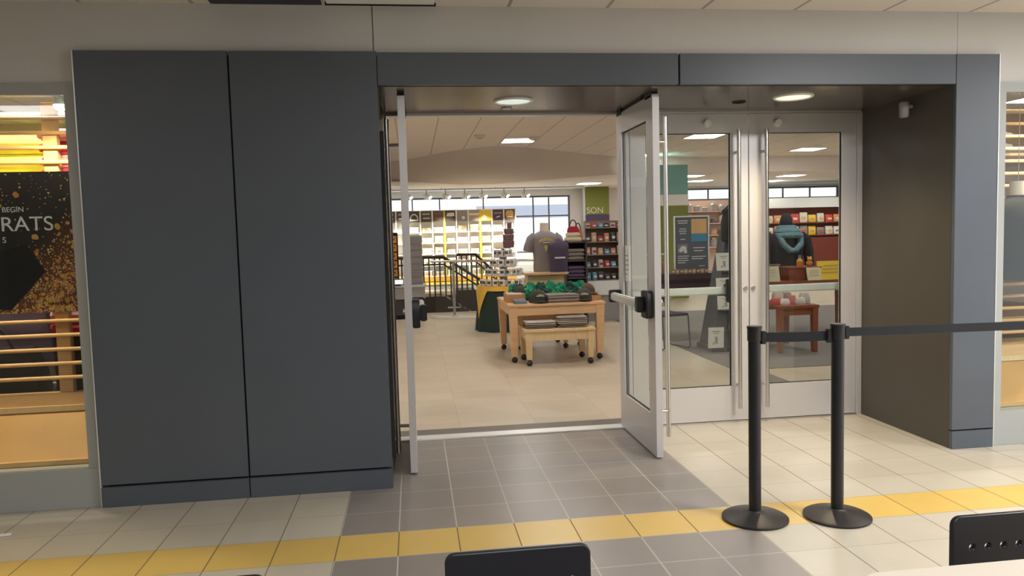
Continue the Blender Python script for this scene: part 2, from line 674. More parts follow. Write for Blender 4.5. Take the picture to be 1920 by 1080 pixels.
o = bx(-9, 11, -9.2, -9.0, 0, HALL_Z).build('wall_back', mat('hall_back_paint', (0.38, 0.35, 0.31), 0.8))  # unseen wall added so glass and panels reflect something darker
struct(o, 'unseen beige wall added behind the viewer to darken reflections', 'wall')
o = bx(-7.2, -7.0, -9, 0.03, 0, HALL_Z).build('wall_left', mat('hall_side_paint', (0.42, 0.41, 0.39), 0.8))  # unseen wall added to keep side light off the left
struct(o, 'unseen side wall added to dim the left of the hall', 'wall')
# facade wall around portal and display windows
WL0, WL1 = -4.6, -2.085        # left window opening
WR0, WR1 = 3.650, 6.2
f = MB()
f.box(-9, WL0, 0.035, 0.16, 0, HALL_Z)
f.box(WL0, WL1, 0.035, 0.16, 2.452, HALL_Z)
f.box(WL1, PX3 + 0.007, 0.035, 0.16, PH - 0.02, STORE_Z)
f.box(WR0, WR1, 0.035, 0.16, 2.452, HALL_Z)
f.box(WR1, 11, 0.035, 0.16, 0, HALL_Z)
o = f.build('wall_front', M_WALL)
struct(o, 'pale painted wall above and beside the dark portal', 'wall')
o = bx(-0.4165, -0.4125, 0.0335, 0.036, PH, HALL_Z).build('trim_1', M_JOINT)
struct(o, 'dark vertical joint in the pale wall above the portal', 'trim')
o = bx(3.366, 3.369, 0.0335, 0.036, PH, HALL_Z).build('trim_2', mat('faint_joint', (0.45, 0.43, 0.4), 0.8))
struct(o, 'faint vertical joint in the wall above the right column', 'trim')

# portal cladding
Bb = 0.125
o = bx(PX0 + 0.03, PX1 - 0.02, 0.03, 0.9, 0, PH - 0.03).build('wall_left', M_JOINT)
struct(o, 'black core behind the two large dark panels', 'wall')
o = bx(PX0, -1.249, 0.0, 0.03, Bb + 0.006, PH).build('trim_3', M_PANEL, bevel=0.002)
struct(o, 'leftmost tall charcoal wall panel', 'panel')
o = bx(-1.239, PX1, 0.0, 0.03, Bb + 0.006, PH).build('trim_4', M_PANEL, bevel=0.002)
struct(o, 'tall charcoal wall panel next to the open doors', 'panel')
o = bx(PX1 + 0.004, 1.450, 0.0, 0.03, SH, PH - 0.006).build('trim_5', M_PANEL, bevel=0.002)
struct(o, 'charcoal lintel panel over the open doors', 'panel')
o = bx(1.461, 3.334, 0.0, 0.03, SH, PH - 0.006).build('trim_6', M_PANEL, bevel=0.002)
struct(o, 'charcoal lintel panel over the closed doors', 'panel')
o = bx(3.337, PX3, 0.0, 0.03, Bb + 0.006, PH - 0.004).build('trim_7', M_PANEL, bevel=0.002)
struct(o, 'narrow charcoal column panel at the right of the portal', 'panel')
o = bx(PX1, PX3 - 0.01, 0.03, 0.06, SH, PH - 0.02).build('trim_8', M_JOINT)
struct(o, 'black backing in the lintel joints', 'trim')
o = bx(PX0 - 0.004, -1.247, -0.006, 0.03, 0.0, Bb - 0.006).build('baseboard_left', M_PANEL, bevel=0.002)
struct(o, 'charcoal base strip under the leftmost panel', 'baseboard')
o = bx(-1.241, PX1 + 0.002, -0.006, 0.03, 0.0, Bb - 0.006).build('baseboard_middle', M_PANEL, bevel=0.002)
struct(o, 'charcoal base strip under the panel beside the open doors', 'baseboard')
o = bx(3.337, PX3, -0.004, 0.03, 0.0, Bb - 0.003).build('baseboard_right', M_PANEL, bevel=0.002)
struct(o, 'charcoal base strip under the right column', 'baseboard')
o = bx(PX0 - 0.008, PX0 - 0.002, -0.004, 0.034, 0.0, PH).build('trim_9', M_EDGE)
struct(o, 'bright metal edge strip left of the dark panels', 'trim')
o = bx(PX3 + 0.001, PX3 + 0.006, -0.002, 0.034, 0.0, PH).build('trim_10', M_EDGE)
struct(o, 'bright metal edge strip right of the column', 'trim')
# reveals and soffit
o = bx(PX1 - 0.02, PX1, 0.03, 1.05, 0.0, SH).build('wall_left', M_REVEAL)
struct(o, 'dark side wall of the recess beside the left door', 'wall')
o = bx(OX1 + 0.004, PX3 - 0.01, 0.031, 1.16, 0.0, SH).build('wall_right', M_REVEAL)
struct(o, 'dark side wall of the recess at the right', 'wall')
o = bx(PX1, OX1 + 0.004, 0.06, 1.16, SH, SH + 0.03).build('ceiling', M_SOFFIT)
struct(o, 'dark soffit over the doors with two downlights', 'ceiling')
# door frame: head, jambs, mullion, threshold
f = MB()
f.box(PX1, OX1 + 0.004, 1.055, 1.15, SH - 0.018, SH)
f.box(PX1, PX1 + 0.014, 1.05, 1.15, 0.0, SH - 0.018)
f.box(1.395, 1.435, 1.05, 1.15, 0.0, SH - 0.018)
f.box(3.292, OX1 + 0.003, 1.04, 1.15, 0.0, SH - 0.018)
o = f.build('trim_11', M_ALU, bevel=0.002)
struct(o, 'aluminium door frame around both pairs of doors', 'frame')
o = bx(PX1 + 0.014, 1.395, 1.03, 1.15, 0.0, 0.012).build('trim_12', M_EDGE, bevel=0.003)
struct(o, 'shiny metal threshold strip under the open doors', 'threshold')
o = bx(1.435, 3.292, 1.03, 1.15, 0.0, 0.008).build('trim_13', M_STEEL, bevel=0.002)
struct(o, 'metal threshold strip under the closed doors', 'threshold')
# dark jamb strips in the recess by the left door
f = MB()
f.box(PX1 + 0.001, PX1 + 0.022, 0.10, 0.16, 0.16, 2.18)
o = f.build('trim_14', M_GASKET)
struct(o, 'dark vertical strip on the recess wall by the left door', 'trim')

# shop shell
o = bx(-6.15, -6, 0.16, 18, 0, STORE_Z).build('wall_left', M_STOREWALL)
struct(o, 'left wall of the shop', 'wall')
o = bx(16, 16.15, 0.16, 18, 0, STORE_Z).build('wall_right', M_STOREWALL)
struct(o, 'right wall of the shop', 'wall')
W3 = (-3.2, 4.52, 0.95, 2.655)
W4 = (6.6, 13.2, 2.40, 2.775)
f = MB()
f.box(-6, W3[0], 18, 18.15, 0, STORE_Z)
f.box(W3[0], W3[1], 18, 18.15, 0, W3[2])
f.box(W3[0], W3[1], 18, 18.15, W3[3], STORE_Z)
f.box(W3[1], W4[0], 18, 18.15, 0, STORE_Z)
f.box(W4[0], W4[1], 18, 18.15, 0, W4[2])
f.box(W4[0], W4[1], 18, 18.15, W4[3], STORE_Z)
f.box(W4[1], 16, 18, 18.15, 0, STORE_Z)
o = f.build('wall_back', M_STOREWALL)
struct(o, 'far wall of the shop with bright windows', 'wall')
# ceilings: front ceiling, curved sloping bulkhead, lower back ceiling
CURVE = [(-6.0, 14.0, 14.0), (-2.0, 13.3, 13.5), (-0.35, 12.2, 13.7), (0.5, 10.7, 14.6), (1.0, 10.05, 15.1), (1.45, 9.8, 15.3), (2.0, 10.05, 15.1),
         (2.6, 10.6, 14.5), (3.6, 11.5, 13.4), (4.5, 12.25, 12.6), (6.5, 12.5, 12.55), (16.0, 12.5, 12.55)]
f, g, h = MB(), MB(), MB()
for a, b in zip(CURVE, CURVE[1:]):
    f.quad([(a[0], 0.16, STORE_Z), (b[0], 0.16, STORE_Z), (b[0], b[1], STORE_Z), (a[0], a[1], STORE_Z)])
    g.quad([(a[0], a[1], STORE_Z), (b[0], b[1], STORE_Z), (b[0], b[2], BACK_Z), (a[0], a[2], BACK_Z)])
    h.quad([(a[0], a[2], BACK_Z), (b[0], b[2], BACK_Z), (b[0], 18.0, BACK_Z), (a[0], 18.0, BACK_Z)])
struct(f.build('ceiling', M_STORECEIL), 'tan tiled front ceiling of the shop', 'ceiling')
struct(g.build('ceiling', M_BULK, sharp=50), 'curved brown-grey bulkhead stepping down across the shop ceiling', 'ceiling')
struct(h.build('ceiling', M_BACKCEIL), 'lower white back ceiling of the shop', 'ceiling')
# stairwell
f = MB()
x0, x1, y0, y1 = WELL
f.box(x0 - 0.1, x0, y0, y1, -3, -0.001)
f.box(x1, x1 + 0.1, y0, y1, -3, -0.001)
f.box(x0, x1, y1, y1 + 0.1, -3, -0.001)
f.box(x0, x1, y0 - 0.1, y0, -3, -0.001)
f.box(x0, x1, y0, y1, -3.1, -3)
struct(f.build('wall_stairwell', M_DARKBROWN), 'dark walls of the stairwell behind the glass railing', 'wall')


def window(name, x0, x1, z0, z1, y, fr, vs, hs, mt, glass, label):
    """frame with mullions at vs and transoms at hs, one pane"""
    t = thing(name, label, 'window', (x0, y, z0), kind='structure')
    w, h_ = x1 - x0, z1 - z0
    f_ = MB()
    f_.box(0, w, 0, 0.06, 0, fr)
    f_.box(0, w, 0, 0.06, h_ - fr, h_)
    f_.box(0, fr, 0, 0.06, fr, h_ - fr)
    f_.box(w - fr, w, 0, 0.06, fr, h_ - fr)
    f_.build('window_frame', mt, t)
    for v in vs:
        bx(v - x0 - fr * 0.4, v - x0 + fr * 0.4, 0.005, 0.055, fr, h_ - fr).build('mullion', mt, t)
    for (a, b, z) in hs:
        bx(a - x0, b - x0, 0.008, 0.052, z - z0 - fr * 0.4, z - z0 + fr * 0.4).build('transom', mt, t)
    bx(fr, w - fr, 0.027, 0.033, fr, h_ - fr).build('glass', glass, t)
    return t


M_MULL = mat('window_mullion_grey', (0.12, 0.12, 0.14), 0.5)
window('window_3', W3[0], W3[1], W3[2], W3[3], 18.03, 0.05, (-1.9, -0.9, -0.2, 0.6, 1.9, 3.4, 3.88), ((W3[0] + .05, W3[1] - .05, 2.05),), M_MULL, M_GLASS,
       'large bright far window behind the merchandise wall')
window('window_4', W4[0], W4[1], W4[2], W4[3], 18.03, 0.05, (7.55, 8.0, 8.9, 9.7, 10.5, 11.35, 12.25), (), M_MULL, M_GLASS,
       'strip of bright clerestory windows seen through the closed doors')
# buildings across the street
t = thing('building', 'pale pink building with a grey window band outside the far window', 'building', (-6.0, 36, -2))
bx(0, 22, 0, 6, 0, 5.6).build('wall', mat('pale_pink_facade', (0.95, 0.84, 0.82), 0.8), t)
bx(-0.2, 22.2, -0.2, 6.2, 5.6, 5.8).build('roof', mat('pale_roof', (0.8, 0.75, 0.75), 0.8), t)
bx(9.2, 16.0, -0.03, 0.0, 4.35, 5.05).build('window_band', mat('grey_band', (0.34, 0.34, 0.42), 0.4), t)


# ------------------------------------------------------------------ doors
def door_leaf(name, label, w, handle_side):
    """leaf in local coords: x 0 (hinge) .. w, outer face at y=0 (towards -y), inner face y=.045; handle_side 1: pull at the free edge"""
    t = thing(name, label, 'door', kind='structure')
    T = 0.045
    zt, zb = 2.415, 0.012
    gx0, gx1, gz0, gz1 = 0.125, w - 0.145, 0.285, 2.268
    f_ = MB()
    f_.box(0.003, gx0, 0, T, zb, zt)
    f_.box(gx1, w - 0.002, 0, T, zb, zt)
    f_.box(gx0, gx1, 0, T, zb, gz0)
    f_.box(gx0, gx1, 0, T, gz1, zt)
    f_.build('leaf_frame', M_ALU, t)
    g_ = MB()
    s = 0.004
    for y0_, y1_ in ((0.013, 0.018), (0.026, 0.031)):
        g_.box(gx0, gx0 + s, y0_, y1_, gz0, gz1)
        g_.box(gx1 - s, gx1, y0_, y1_, gz0, gz1)
        g_.box(gx0 + s, gx1 - s, y0_, y1_, gz0, gz0 + s)
        g_.box(gx0 + s, gx1 - s, y0_, y1_, gz1 - s, gz1)
    g_.build('gasket', M_GASKET, t)
    bx(gx0, gx1, 0.018, 0.026, gz0, gz1).build('glass', M_GLASS, t)
    # pull bar outside
    bxp = w - 0.110
    ph = MB().cyl((bxp, -0.075, 0.12), (bxp, -0.075, 2.285), 0.0155, seg=16).build('pull_handle', M_STEEL, t)
    for z in (0.30, 2.12):
        MB().cyl((bxp, -0.075, z), (bxp + 0.012, -0.002, z), 0.011, seg=12).build('standoff', M_STEEL, ph)
    # panic bar inside
    pb = MB().box(0.06, w - 0.14, T + 0.045, T + 0.085, 1.008, 1.068).build('push_bar', M_PUSH, t, bevel=0.008)
    MB().prism([(w - 0.155, 0.945), (w - 0.045, 0.945), (w - 0.03, 0.97), (w - 0.03, 1.105), (w - 0.045, 1.13), (w - 0.155, 1.13)], 'y', T, T + 0.05).box(w - 0.15, w - 0.08, T + 0.05, T + 0.095, 0.985, 1.09).build(
        'end_cap', M_BLACKP, pb, bevel=0.006)
    MB().box(0.02, 0.07, T, T + 0.09, 0.99, 1.085).build('end_cap', M_BLACKP, pb, bevel=0.006)
    MB().cyl((w - 0.03, -0.012, 1.06), (w - 0.03, 0.01, 1.06), 0.017, seg=16).build('lock_cylinder', M_STEEL, t)
    return t


def stud(t, x):
    MB().cyl((x, -0.03, 2.342), (x, 0.005, 2.342), 0.028, 0.032, seg=18).build('closer_stud', M_WHITE, t, bevel=0.004)


def mirror_leaf(t):
    """mirror a leaf's parts in x, baked into the meshes"""
    S = Matrix.Scale(-1, 4, (1, 0, 0))
    for p in list(t.children) + [g_ for c in t.children for g_ in c.children]:
        p.data.transform(S)
        p.data.flip_normals()


# door_3: closed, hinged left;   door_4: closed, hinged right
d3 = door_leaf('door_3', 'closed glass door left of the closed pair', 0.950, 1)
d3.location = (1.437, DY, 0)
stud(d3, 0.615)
d4 = door_leaf('door_4', 'closed glass door right of the closed pair', 0.900, 1)
stud(d4, 0.668)
mirror_leaf(d4)
d4.location = (3.292, DY, 0)
# door_1: left leaf swung out by a right angle ; door_2: right leaf swung out
d1 = door_leaf('door_1', 'left glass door standing open, seen edge on', 0.865, 1)
d1.location = (-0.290, 1.095, 0)
d1.rotation_euler = (0, 0, -PI / 2)
d2 = door_leaf('door_2', 'right glass door standing open with its push bar facing in', 0.885, 1)
mirror_leaf(d2)
d2.location = (1.393, 1.095, 0)
d2.rotation_euler = (0, 0, PI / 2)


def closer(parent, sgn):
    MB().box(min(0, sgn * 0.62), max(0, sgn * 0.62), 0.005, 0.04, 2.416, 2.432).build('closer_arm', M_BLACKP, parent)
    MB().box(min(sgn * 0.03, sgn * 0.14), max(sgn * 0.03, sgn * 0.14), -0.005, 0.05, 2.40, 2.433).build('top_pivot', M_BLACKP, parent)
    MB().box(min(sgn * 0.72, sgn * 0.86), max(sgn * 0.72, sgn * 0.86), 0.0, 0.045, 2.40, 2.433).build('top_block', M_BLACKP, parent)


closer(d1, 1)
closer(d2, -1)
# notice on the open right door
t = thing('paper_notice', 'white paper notice taped on the open right door glass', 'notice', (1.3655, 0.945, 1.29))
bx(-0.0012, 0.0012, -0.085, 0.085, -0.135, 0.135).build('sheet', M_PAPER, t)
f = MB()
for k, (a, b) in enumerate(((.02, .05), (-.05, .05), (-.06, .03), (-.06, .05), (-.06, .02), (-.03, .05))):
    f.box(-0.0022, -0.0010, a - .01, b, 0.09 - k * 0.035, 0.097 - k * 0.035)
f.build('printed_lines', M_GREYTXT, t)

# ------------------------------------------------------------------ soffit downlights, camera
for (x, y, m_, lab) in ((0.486, 0.556, M_DOWNC, 'round downlight in the soffit over the open doors'), (2.437, 0.440, M_DOWNW, 'warm lit round downlight over the closed doors')):
    t = thing('downlight', lab, 'light', (x, y, SH), group='soffit downlights')
    MB().torus((0, 0, 0.0), 0.125, 0.012, 36, 8).build('trim_ring', M_WHITE, t)
    MB().cyl((0, 0, -0.004), (0, 0, 0.004), 0.118, seg=36).build('lens', m_, t)
spot_light('downlight_lamp', (2.437, 0.440, SH - 0.02), (2.437, 0.440, 0), 95, (1.0, 0.80, 0.52), 130, 0.8, 0.08)
spot_light('downlight_lamp', (0.486, 0.556, SH - 0.02), (0.486, 0.556, 0), 14, (0.9, 1.0, 0.95), 120, 0.8, 0.08)
o = MB().cyl((0.478, 0.856, SH - 0.006), (0.478, 0.856, SH), 0.038, seg=20).build('sprinkler_cap', M_ALU)
tag(o, 'small round sprinkler cap beside the downlight over the open doors', 'sprinkler')
t = thing('security_camera', 'small cylindrical camera on the dark recess wall at the right', 'camera', (3.337, 0.447, 2.345))
MB().cyl((-0.06, 0, -0.06), (-0.06, 0, 0.05), 0.032, 0.034, seg=18).build('body', M_GREY, t, bevel=0.006)
MB().cyl((-0.03, 0, 0.02), (0.0, 0, 0.02), 0.014, seg=12).build('bracket', M_GREY, t)
o = MB().torus((2.13, 0.64, SH + 0.002), 0.04, 0.01, 24, 8).build('sensor_ring', M_JOINT)
tag(o, 'small dark ring in the soffit left of the warm downlight', 'sensor')
# hall ceiling fixtures at the top edge
t = thing('ceiling_vent', 'dark air vent in the hall ceiling above the charcoal panels', 'vent', (-1.02, -0.17, HALL_Z))
bx(-0.30, 0.32, -0.3, 0.17, -0.012, 0.0).build('vent_frame', mat('vent_navy', (0.02, 0.02, 0.04), 0.6), t)
t = thing('ceiling_panel', 'white framed ceiling panel in the hall ceiling beside the vent', 'panel', (-0.36, -0.20, HALL_Z))
bx(-0.31, 0.31, -0.3, 0.17, -0.012, 0.0).build('panel_frame', M_WHITE, t)
bx(-0.32, 0.32, 0.17, 0.185, -0.018, 0.0).build('dark_edge', M_JOINT, t)
for (x, y, _w), lab in zip(HALL_FILL_LAMPS, ('unseen fill light added nearest the rope posts', 'unseen fill light added beyond the right column', 'unseen fill light added over the cafe chairs', 'unseen fill light added over the left of the hall')):
    t = thing('hall_fill_light', lab, 'light', (x, y, HALL_Z), group='added hall fill lights')  # frames around the added fill lamps, out of view
    f = MB()
    f.box(-0.61, 0.61, -0.31, -0.28, -0.02, 0).box(-0.61, 0.61, 0.28, 0.31, -0.02, 0).box(-0.61, -0.58, -0.28, 0.28, -0.02, 0).box(0.58, 0.61, -0.28, 0.28, -0.02, 0)
    f.build('frame', M_WHITE, t)

# ------------------------------------------------------------------ display windows
window('window_1', WL0, WL1, 0.0, 2.452, 0.02, 0.066, (), (), M_FRAME, M_GLASS, 'left display window with wooden slats and a dark poster')
window('window_2', WR0, WR1, 0.0, 2.452, 0.02, 0.066, (), (), M_FRAME, M_GLASS, 'right display window with wooden slats past the column')
for nm, a, b, lab in (('trim_15', WL0, WL1, 'pale grey sill panel under the left display window'), ('trim_16', WR0, WR1, 'pale grey sill panel under the right display window')):
    o = bx(a, b, 0.016, 0.13, 0, 0.232).build(nm, M_FRAME, bevel=0.002)
    struct(o, lab, 'sill')

def slat_screen(lab, x0, x1, posts, zs, y, z0, z1):
    t = thing('slat_screen', lab, 'screen', (0, y, 0))
    for (px_, w_) in posts:
        bx(px_ - w_ / 2, px_ + w_ / 2, 0, 0.05, z0, z1).build('post', M_SLAT, t, bevel=0.003)
    for z in zs:
        MB().cyl((x0, -0.012, z), (x1, -0.012, z), 0.0125, seg=10).build('slat', M_SLAT, t)
    return t


SLZ = [0.622 + 0.0895 * k for k in range(20)]
slat_screen('blond wooden slat screen inside the left display window', -4.5, -2.12, ((-2.425, 0.082), (-3.6, 0.082)), SLZ[1:], 0.44, 0.6155, 2.42)
slat_screen('blond wooden slat screen inside the right display window', 3.75, 6.1, ((3.80, 0.06), (4.9, 0.078)), SLZ[1:], 0.44, 0.6155, 2.42)
for x0, x1, lab in ((-4.5, -2.10, 'tan wooden plinth along the bottom of the left display window'), (3.725, 6.1, 'tan wooden plinth along the bottom of the right display window')):
    t = thing('display_plinth', lab, 'plinth', (0, 0, 0))
    MB().prism([(0.30, 0.0), (0.14, 0.235), (0.43, 0.50), (1.3, 0.50), (1.3, 0.0)], 'x', x0, x1).build('body', M_PLINTH, t)  # front face sloped so that it catches the lamp light
    bx(x0, x1, 0.415, 1.3, 0.50, 0.535).build('top_board', M_PALEMAPLE, t)
    bx(x0, x1, 0.135, 0.165, 0.2335, 0.262).build('lower_ledge', M_SLAT, t)
    bx(x0, x1, 0.435, 0.49, 0.535, 0.615).build('bottom_rail', M_SLAT, t)
# poster
PXR, PZ0, PZ1 = -2.178, 1.153, 1.966
t = thing('window_poster', 'dark graduation poster with gold glitter in the left window', 'poster', (PXR, 0.085, PZ0))
f = MB()
f.box(-1.1, 0, 0, 0.006, 0, PZ1 - PZ0)
f.build('sheet', poster_mat(), t)
M_POSTW = mat('poster_white', (0.85, 0.85, 0.85), 0.5)
text('lettering', 'CONGRATS', 0.118, M_POSTW, t, (-0.100, -0.001, 0.476), align='RIGHT', sx=1.05)
text('lettering', 'E BEGIN', 0.042, M_POSTW, t, (-0.255, -0.001, 0.585), align='RIGHT')
text('lettering', 'S', 0.048, M_POSTW, t, (-0.360, -0.001, 0.41), align='RIGHT')
text('lettering', 'BARNES & NOBLE', 0.020, mat('poster_dark', (0.05, 0.015, 0.008), 0.5), t, (-0.027, -0.001, 0.045), align='RIGHT', sx=0.85)
MB().prism([(-1.1, 0.10), (-0.36, 0.02), (-0.16, 0.24), (-0.26, 0.40), (-0.40, 0.36), (-1.1, 0.30)], 'y', -0.001, 0.0).build('mortarboard_print', mat('poster_black', (0.012, 0.010, 0.010), 0.35), t)
# corner spotlight of the left window; other display lamps are unseen, added to brighten
M_BULB = mat('bulb_hot', (1, 1, 1), 0.4, emit=(1, 0.93, 0.75), estr=30)
for x, lab in ((-2.205, 'glowing spotlight at the top right corner of the left window'), (4.35, 'unseen spotlight added at the top of the right window'), (-3.3, 'unseen spotlight added at the top middle of the left window')):
    t = thing('display_spotlight', lab, 'light', (x, 0.105, 2.345), group='window display spotlights')
    MB().cyl((0, 0, 0), (0, 0, 0.04), 0.040, 0.030, seg=18).build('housing', M_WHITE, t)
    MB().ell((0, 0, -0.005), 0.036, 0.036, 0.028).build('bulb', M_BULB, t)
    MB().cyl((0, 0, 0.038), (0, -0.045, 0.05), 0.010, seg=8).build('bracket', M_WHITE, t)
spot_light('display_lamp', (-2.26, 0.115, 2.30), (-2.55, 0.40, 0.45), 48, (1.0, 0.80, 0.50), 140, 0.6, 0.03)
spot_light('display_lamp', (-3.3, 0.115, 2.30), (-2.9, 0.5, 0.7), 45, (1.0, 0.80, 0.50), 140, 0.6, 0.03)  # unseen lamp added to brighten the left display
spot_light('display_lamp', (4.35, 0.115, 2.30), (4.2, 0.5, 0.5), 55, (1.0, 0.78, 0.50), 140, 0.6, 0.03)  # likewise added, brightens the right display
for x, lab, w_ in ((-2.7, 'unseen ceiling spotlight added to brighten the left display', 110), (4.3, 'unseen ceiling spotlight added to brighten the right display', 45)):  # unseen ceiling lamps added for more light inside both displays
    t = thing('display_spotlight', lab, 'light', (x, 0.5, 2.92))
    MB().cyl((0, 0, 0.0), (0, 0, 0.08), 0.05, 0.04, seg=16).build('housing', M_WHITE, t)
    MB().cyl((0, 0, 0.08), (0, 0, STORE_Z - 2.92), 0.012, seg=8).build('stem', M_WHITE, t)
    spot_light('display_lamp', (x, 0.5, 2.88), (x, 0.85, 1.2), w_, (1.0, 0.88, 0.66), 120, 0.6, 0.05)


def folded(name, lab, cat, loc, w, d, h, mt, rz=0.0, group=None, lump=0.12):
    """a folded garment: soft rounded slab with a rolled front fold"""
    t = thing(name, lab, cat, loc, rz, group)
    rings = []
    n = 24
    for k in range(9):
        s = k / 8
        z = h * s
        e = 1 - 0.10 * abs(2 * s - 1) ** 3
        ring = []
        for i in range(n):
            a = 2 * PI * i / n
            ca, sa = math.cos(a), math.sin(a)
            px_ = math.copysign(abs(ca) ** 0.35, ca) * w / 2 * e
            py_ = math.copysign(abs(sa) ** 0.35, sa) * d / 2 * e
            zz = z + h * lump * noise.noise(Vector((px_ * 9, py_ * 9, loc[2] * 20 + s))) * (1 if 0 < k else 0.0)
            ring.append((px_, py_, zz))
        rings.append(ring)
    MB().loft(rings).build('body', mt, t)
    MB().tube([(-w * 0.47, -d * 0.485, h * 0.5), (0, -d * 0.50, h * 0.52), (w * 0.47, -d * 0.485, h * 0.5)], h * 0.30, 8).build('fold', mt, t)
    return t


M_LIME = mat('lime_yellow_cotton', (0.72, 0.68, 0.10), 0.9, var=0.1, vscale=8)
M_GREENT = mat('apple_green_cotton', (0.28, 0.36, 0.04), 0.9, var=0.1, vscale=8)
M_RED = mat('crimson_cotton', (0.42, 0.02, 0.045), 0.9)
M_PINK = mat('pink_cotton', (0.70, 0.35, 0.36), 0.9)
# shelf with folded shirts in the left display
t = thing('display_shelf', 'tall white display shelf behind the left window slats', 'shelf', (-3.05, 1.10, 0))
for zz in (0.536, 1.44, 1.62, 2.42):
    bx(-1.0, 0.72, -0.17, 0.2, zz, zz + 0.02).build('shelf_board', M_WHITE, t)
for xx in (-1.0, 0.70):
    bx(xx, xx + 0.02, -0.17, 0.2, 0.536, 2.44).build('side_panel', M_WHITE, t)
bx(-1.0, 0.72, 0.2, 0.215, 0.536, 2.44).build('back_panel', mat('display_back', (0.42, 0.36, 0.30), 0.8), t)
zc = 1.64
for k in range(5):
    hh = 0.13
    folded('folded_shirt', '%s %s folded shirt up in the pile behind the left window' % (ORD[k], 'lime yellow' if k % 2 == 0 else 'green'), 'shirt', (-2.86, 1.05, zc), 0.56, 0.32, hh - 0.004,
           M_LIME if k % 2 == 0 else M_LIME, 0.02 * (k - 2), 'yellow shirts in the left display')
    zc += hh
t = thing('display_stand', 'narrow black stand under the crimson stack in the left window', 'stand', (-2.44, 0.70, 0))
bx(-0.11, 0.13, -0.11, 0.11, 0.536, 0.95).build('body', M_BLACKP, t)
bx(-0.12, 0.14, -0.12, 0.12, 0.95, 0.97).build('top_board', M_BLACKP, t)
zc = 0.97
k = 0
while zc < 2.22:
    hh = 0.082
    folded('folded_shirt', '%s folded %s shirt up in the tall stack at the left window edge' % (ORD[k], 'crimson' if k % 2 == 0 else 'pink'), 'shirt', (-2.42, 0.70, zc), 0.27, 0.24, hh - 0.003,
           M_RED if k % 2 == 0 else M_PINK, 0.03 * ((k * 7) % 5 - 2), 'red and pink shirts in the left display')
    zc += hh
    k += 1
# dark bag, purse and ball on the plinth
M_BAG = mat('black_canvas', (0.014, 0.013, 0.014), 0.8)
t = thing('tote_bag', 'black canvas bag on the plinth of the left display window', 'bag', (-2.92, 0.72, 0.5355))
MB().loft([[(a * 0.24 * s, b * 0.10 * s, z) for a, b in ((-1, -1), (0, -1.15), (1, -1), (1.05, 0), (1, 1), (0, 1.15), (-1, 1), (-1.05, 0))] for z, s in ((0, 0.98), (0.05, 1.04), (0.18, 0.95), (0.30, 0.80), (0.34, 0.74))]).build('body', M_BAG, t)
MB().tube([(-0.10 + 0.2 * i / 12, -0.06, 0.32 + 0.16 * math.sin(PI * i / 12)) for i in range(13)], 0.010, 8).build('strap', M_BAG, t)
t = thing('hanging_garment', 'dark plum hanging garment above the bag in the left window', 'garment', (-2.95, 0.87, 0.75))
MB().loft([[(a * r, b * 0.05, z) for a, b in ((-1, -1), (-.3, -1.4), (.3, -.8), (1, -1), (1, 1), (.3, 1.2), (-.3, .8), (-1, 1))] for z, r in ((0, 0.30), (0.25, 0.27), (0.5, 0.24), (0.62, 0.20), (0.66, 0.08))]).build('body', M_PURPLE, t)
MB().tube([(0, 0, 0.64), (0, 0, 0.70), (0.02, 0, 0.72), (0.0, 0, 0.735)], 0.004, 6).build('hanger_hook', M_STEEL, t)
o = MB().ell((-2.27, 0.56, 0.5355 + 0.055), 0.055, 0.055, 0.055).build('ball', mat('tan_leather', (0.42, 0.20, 0.12), 0.6))
tag(o, 'small tan ball on the plinth at the left window corner', 'ball')


# ------------------------------------------------------------------ bust forms
def sring(cx, cy, z, rx, ry, n=28, e=0.85):
    r = []
    for i in range(n):
        a = 2 * PI * i / n
        ca, sa = math.cos(a), math.sin(a)
        r.append((cx + math.copysign(abs(ca) ** e, ca) * rx, cy + math.copysign(abs(sa) ** e, sa) * ry, z))
    return r


def bust(name, lab, loc, s, shirt_mt, neck_mt, rz=0.0, sleeves=True, long=False, neck=1.0):
    t = thing(name, lab, 'mannequin', loc, rz)
    prof = [(0, .185, .10), (.05, .19, .11), (.18, .185, .11), (.30, .195, .12), (.40, .215, .125), (.46, .215, .115), (.50, .185, .10), (.53, .12, .085), (.55, .068, .065)]
    MB().loft([sring(0, 0, z * s, a * s, b * s) for z, a, b in prof]).build('shirt', shirt_mt, t)
    if sleeves:
        for sg in (-1, 1):
            if long:
                pts = [(sg * .17, 0, .475), (sg * .235, 0, .42), (sg * .265, -.01, .28), (sg * .265, -.04, .12), (sg * .25, -.07, .02)]
                rr = [.062, .070, .060, .052, .046]
            else:
                pts = [(sg * .16, 0, .475), (sg * .22, 0, .43), (sg * .262, 0, .335), (sg * .275, 0, .275)]
                rr = [.066, .074, .074, .076]
            MB().tube([(p[0] * s, p[1] * s, p[2] * s) for p in pts], [q * s for q in rr], 14).build('sleeve', shirt_mt, t)
    MB().torus((0, 0, .552 * s), .062 * s, .010 * s, 24, 8).build('collar', shirt_mt, t)
    if neck:
        MB().cyl((0, 0, .54 * s), (0, 0, .655 * s), .055 * s * neck, .050 * s * neck, 20).build('neck', neck_mt, t)
    return t


M_TEETXT = M_GOLDTXT
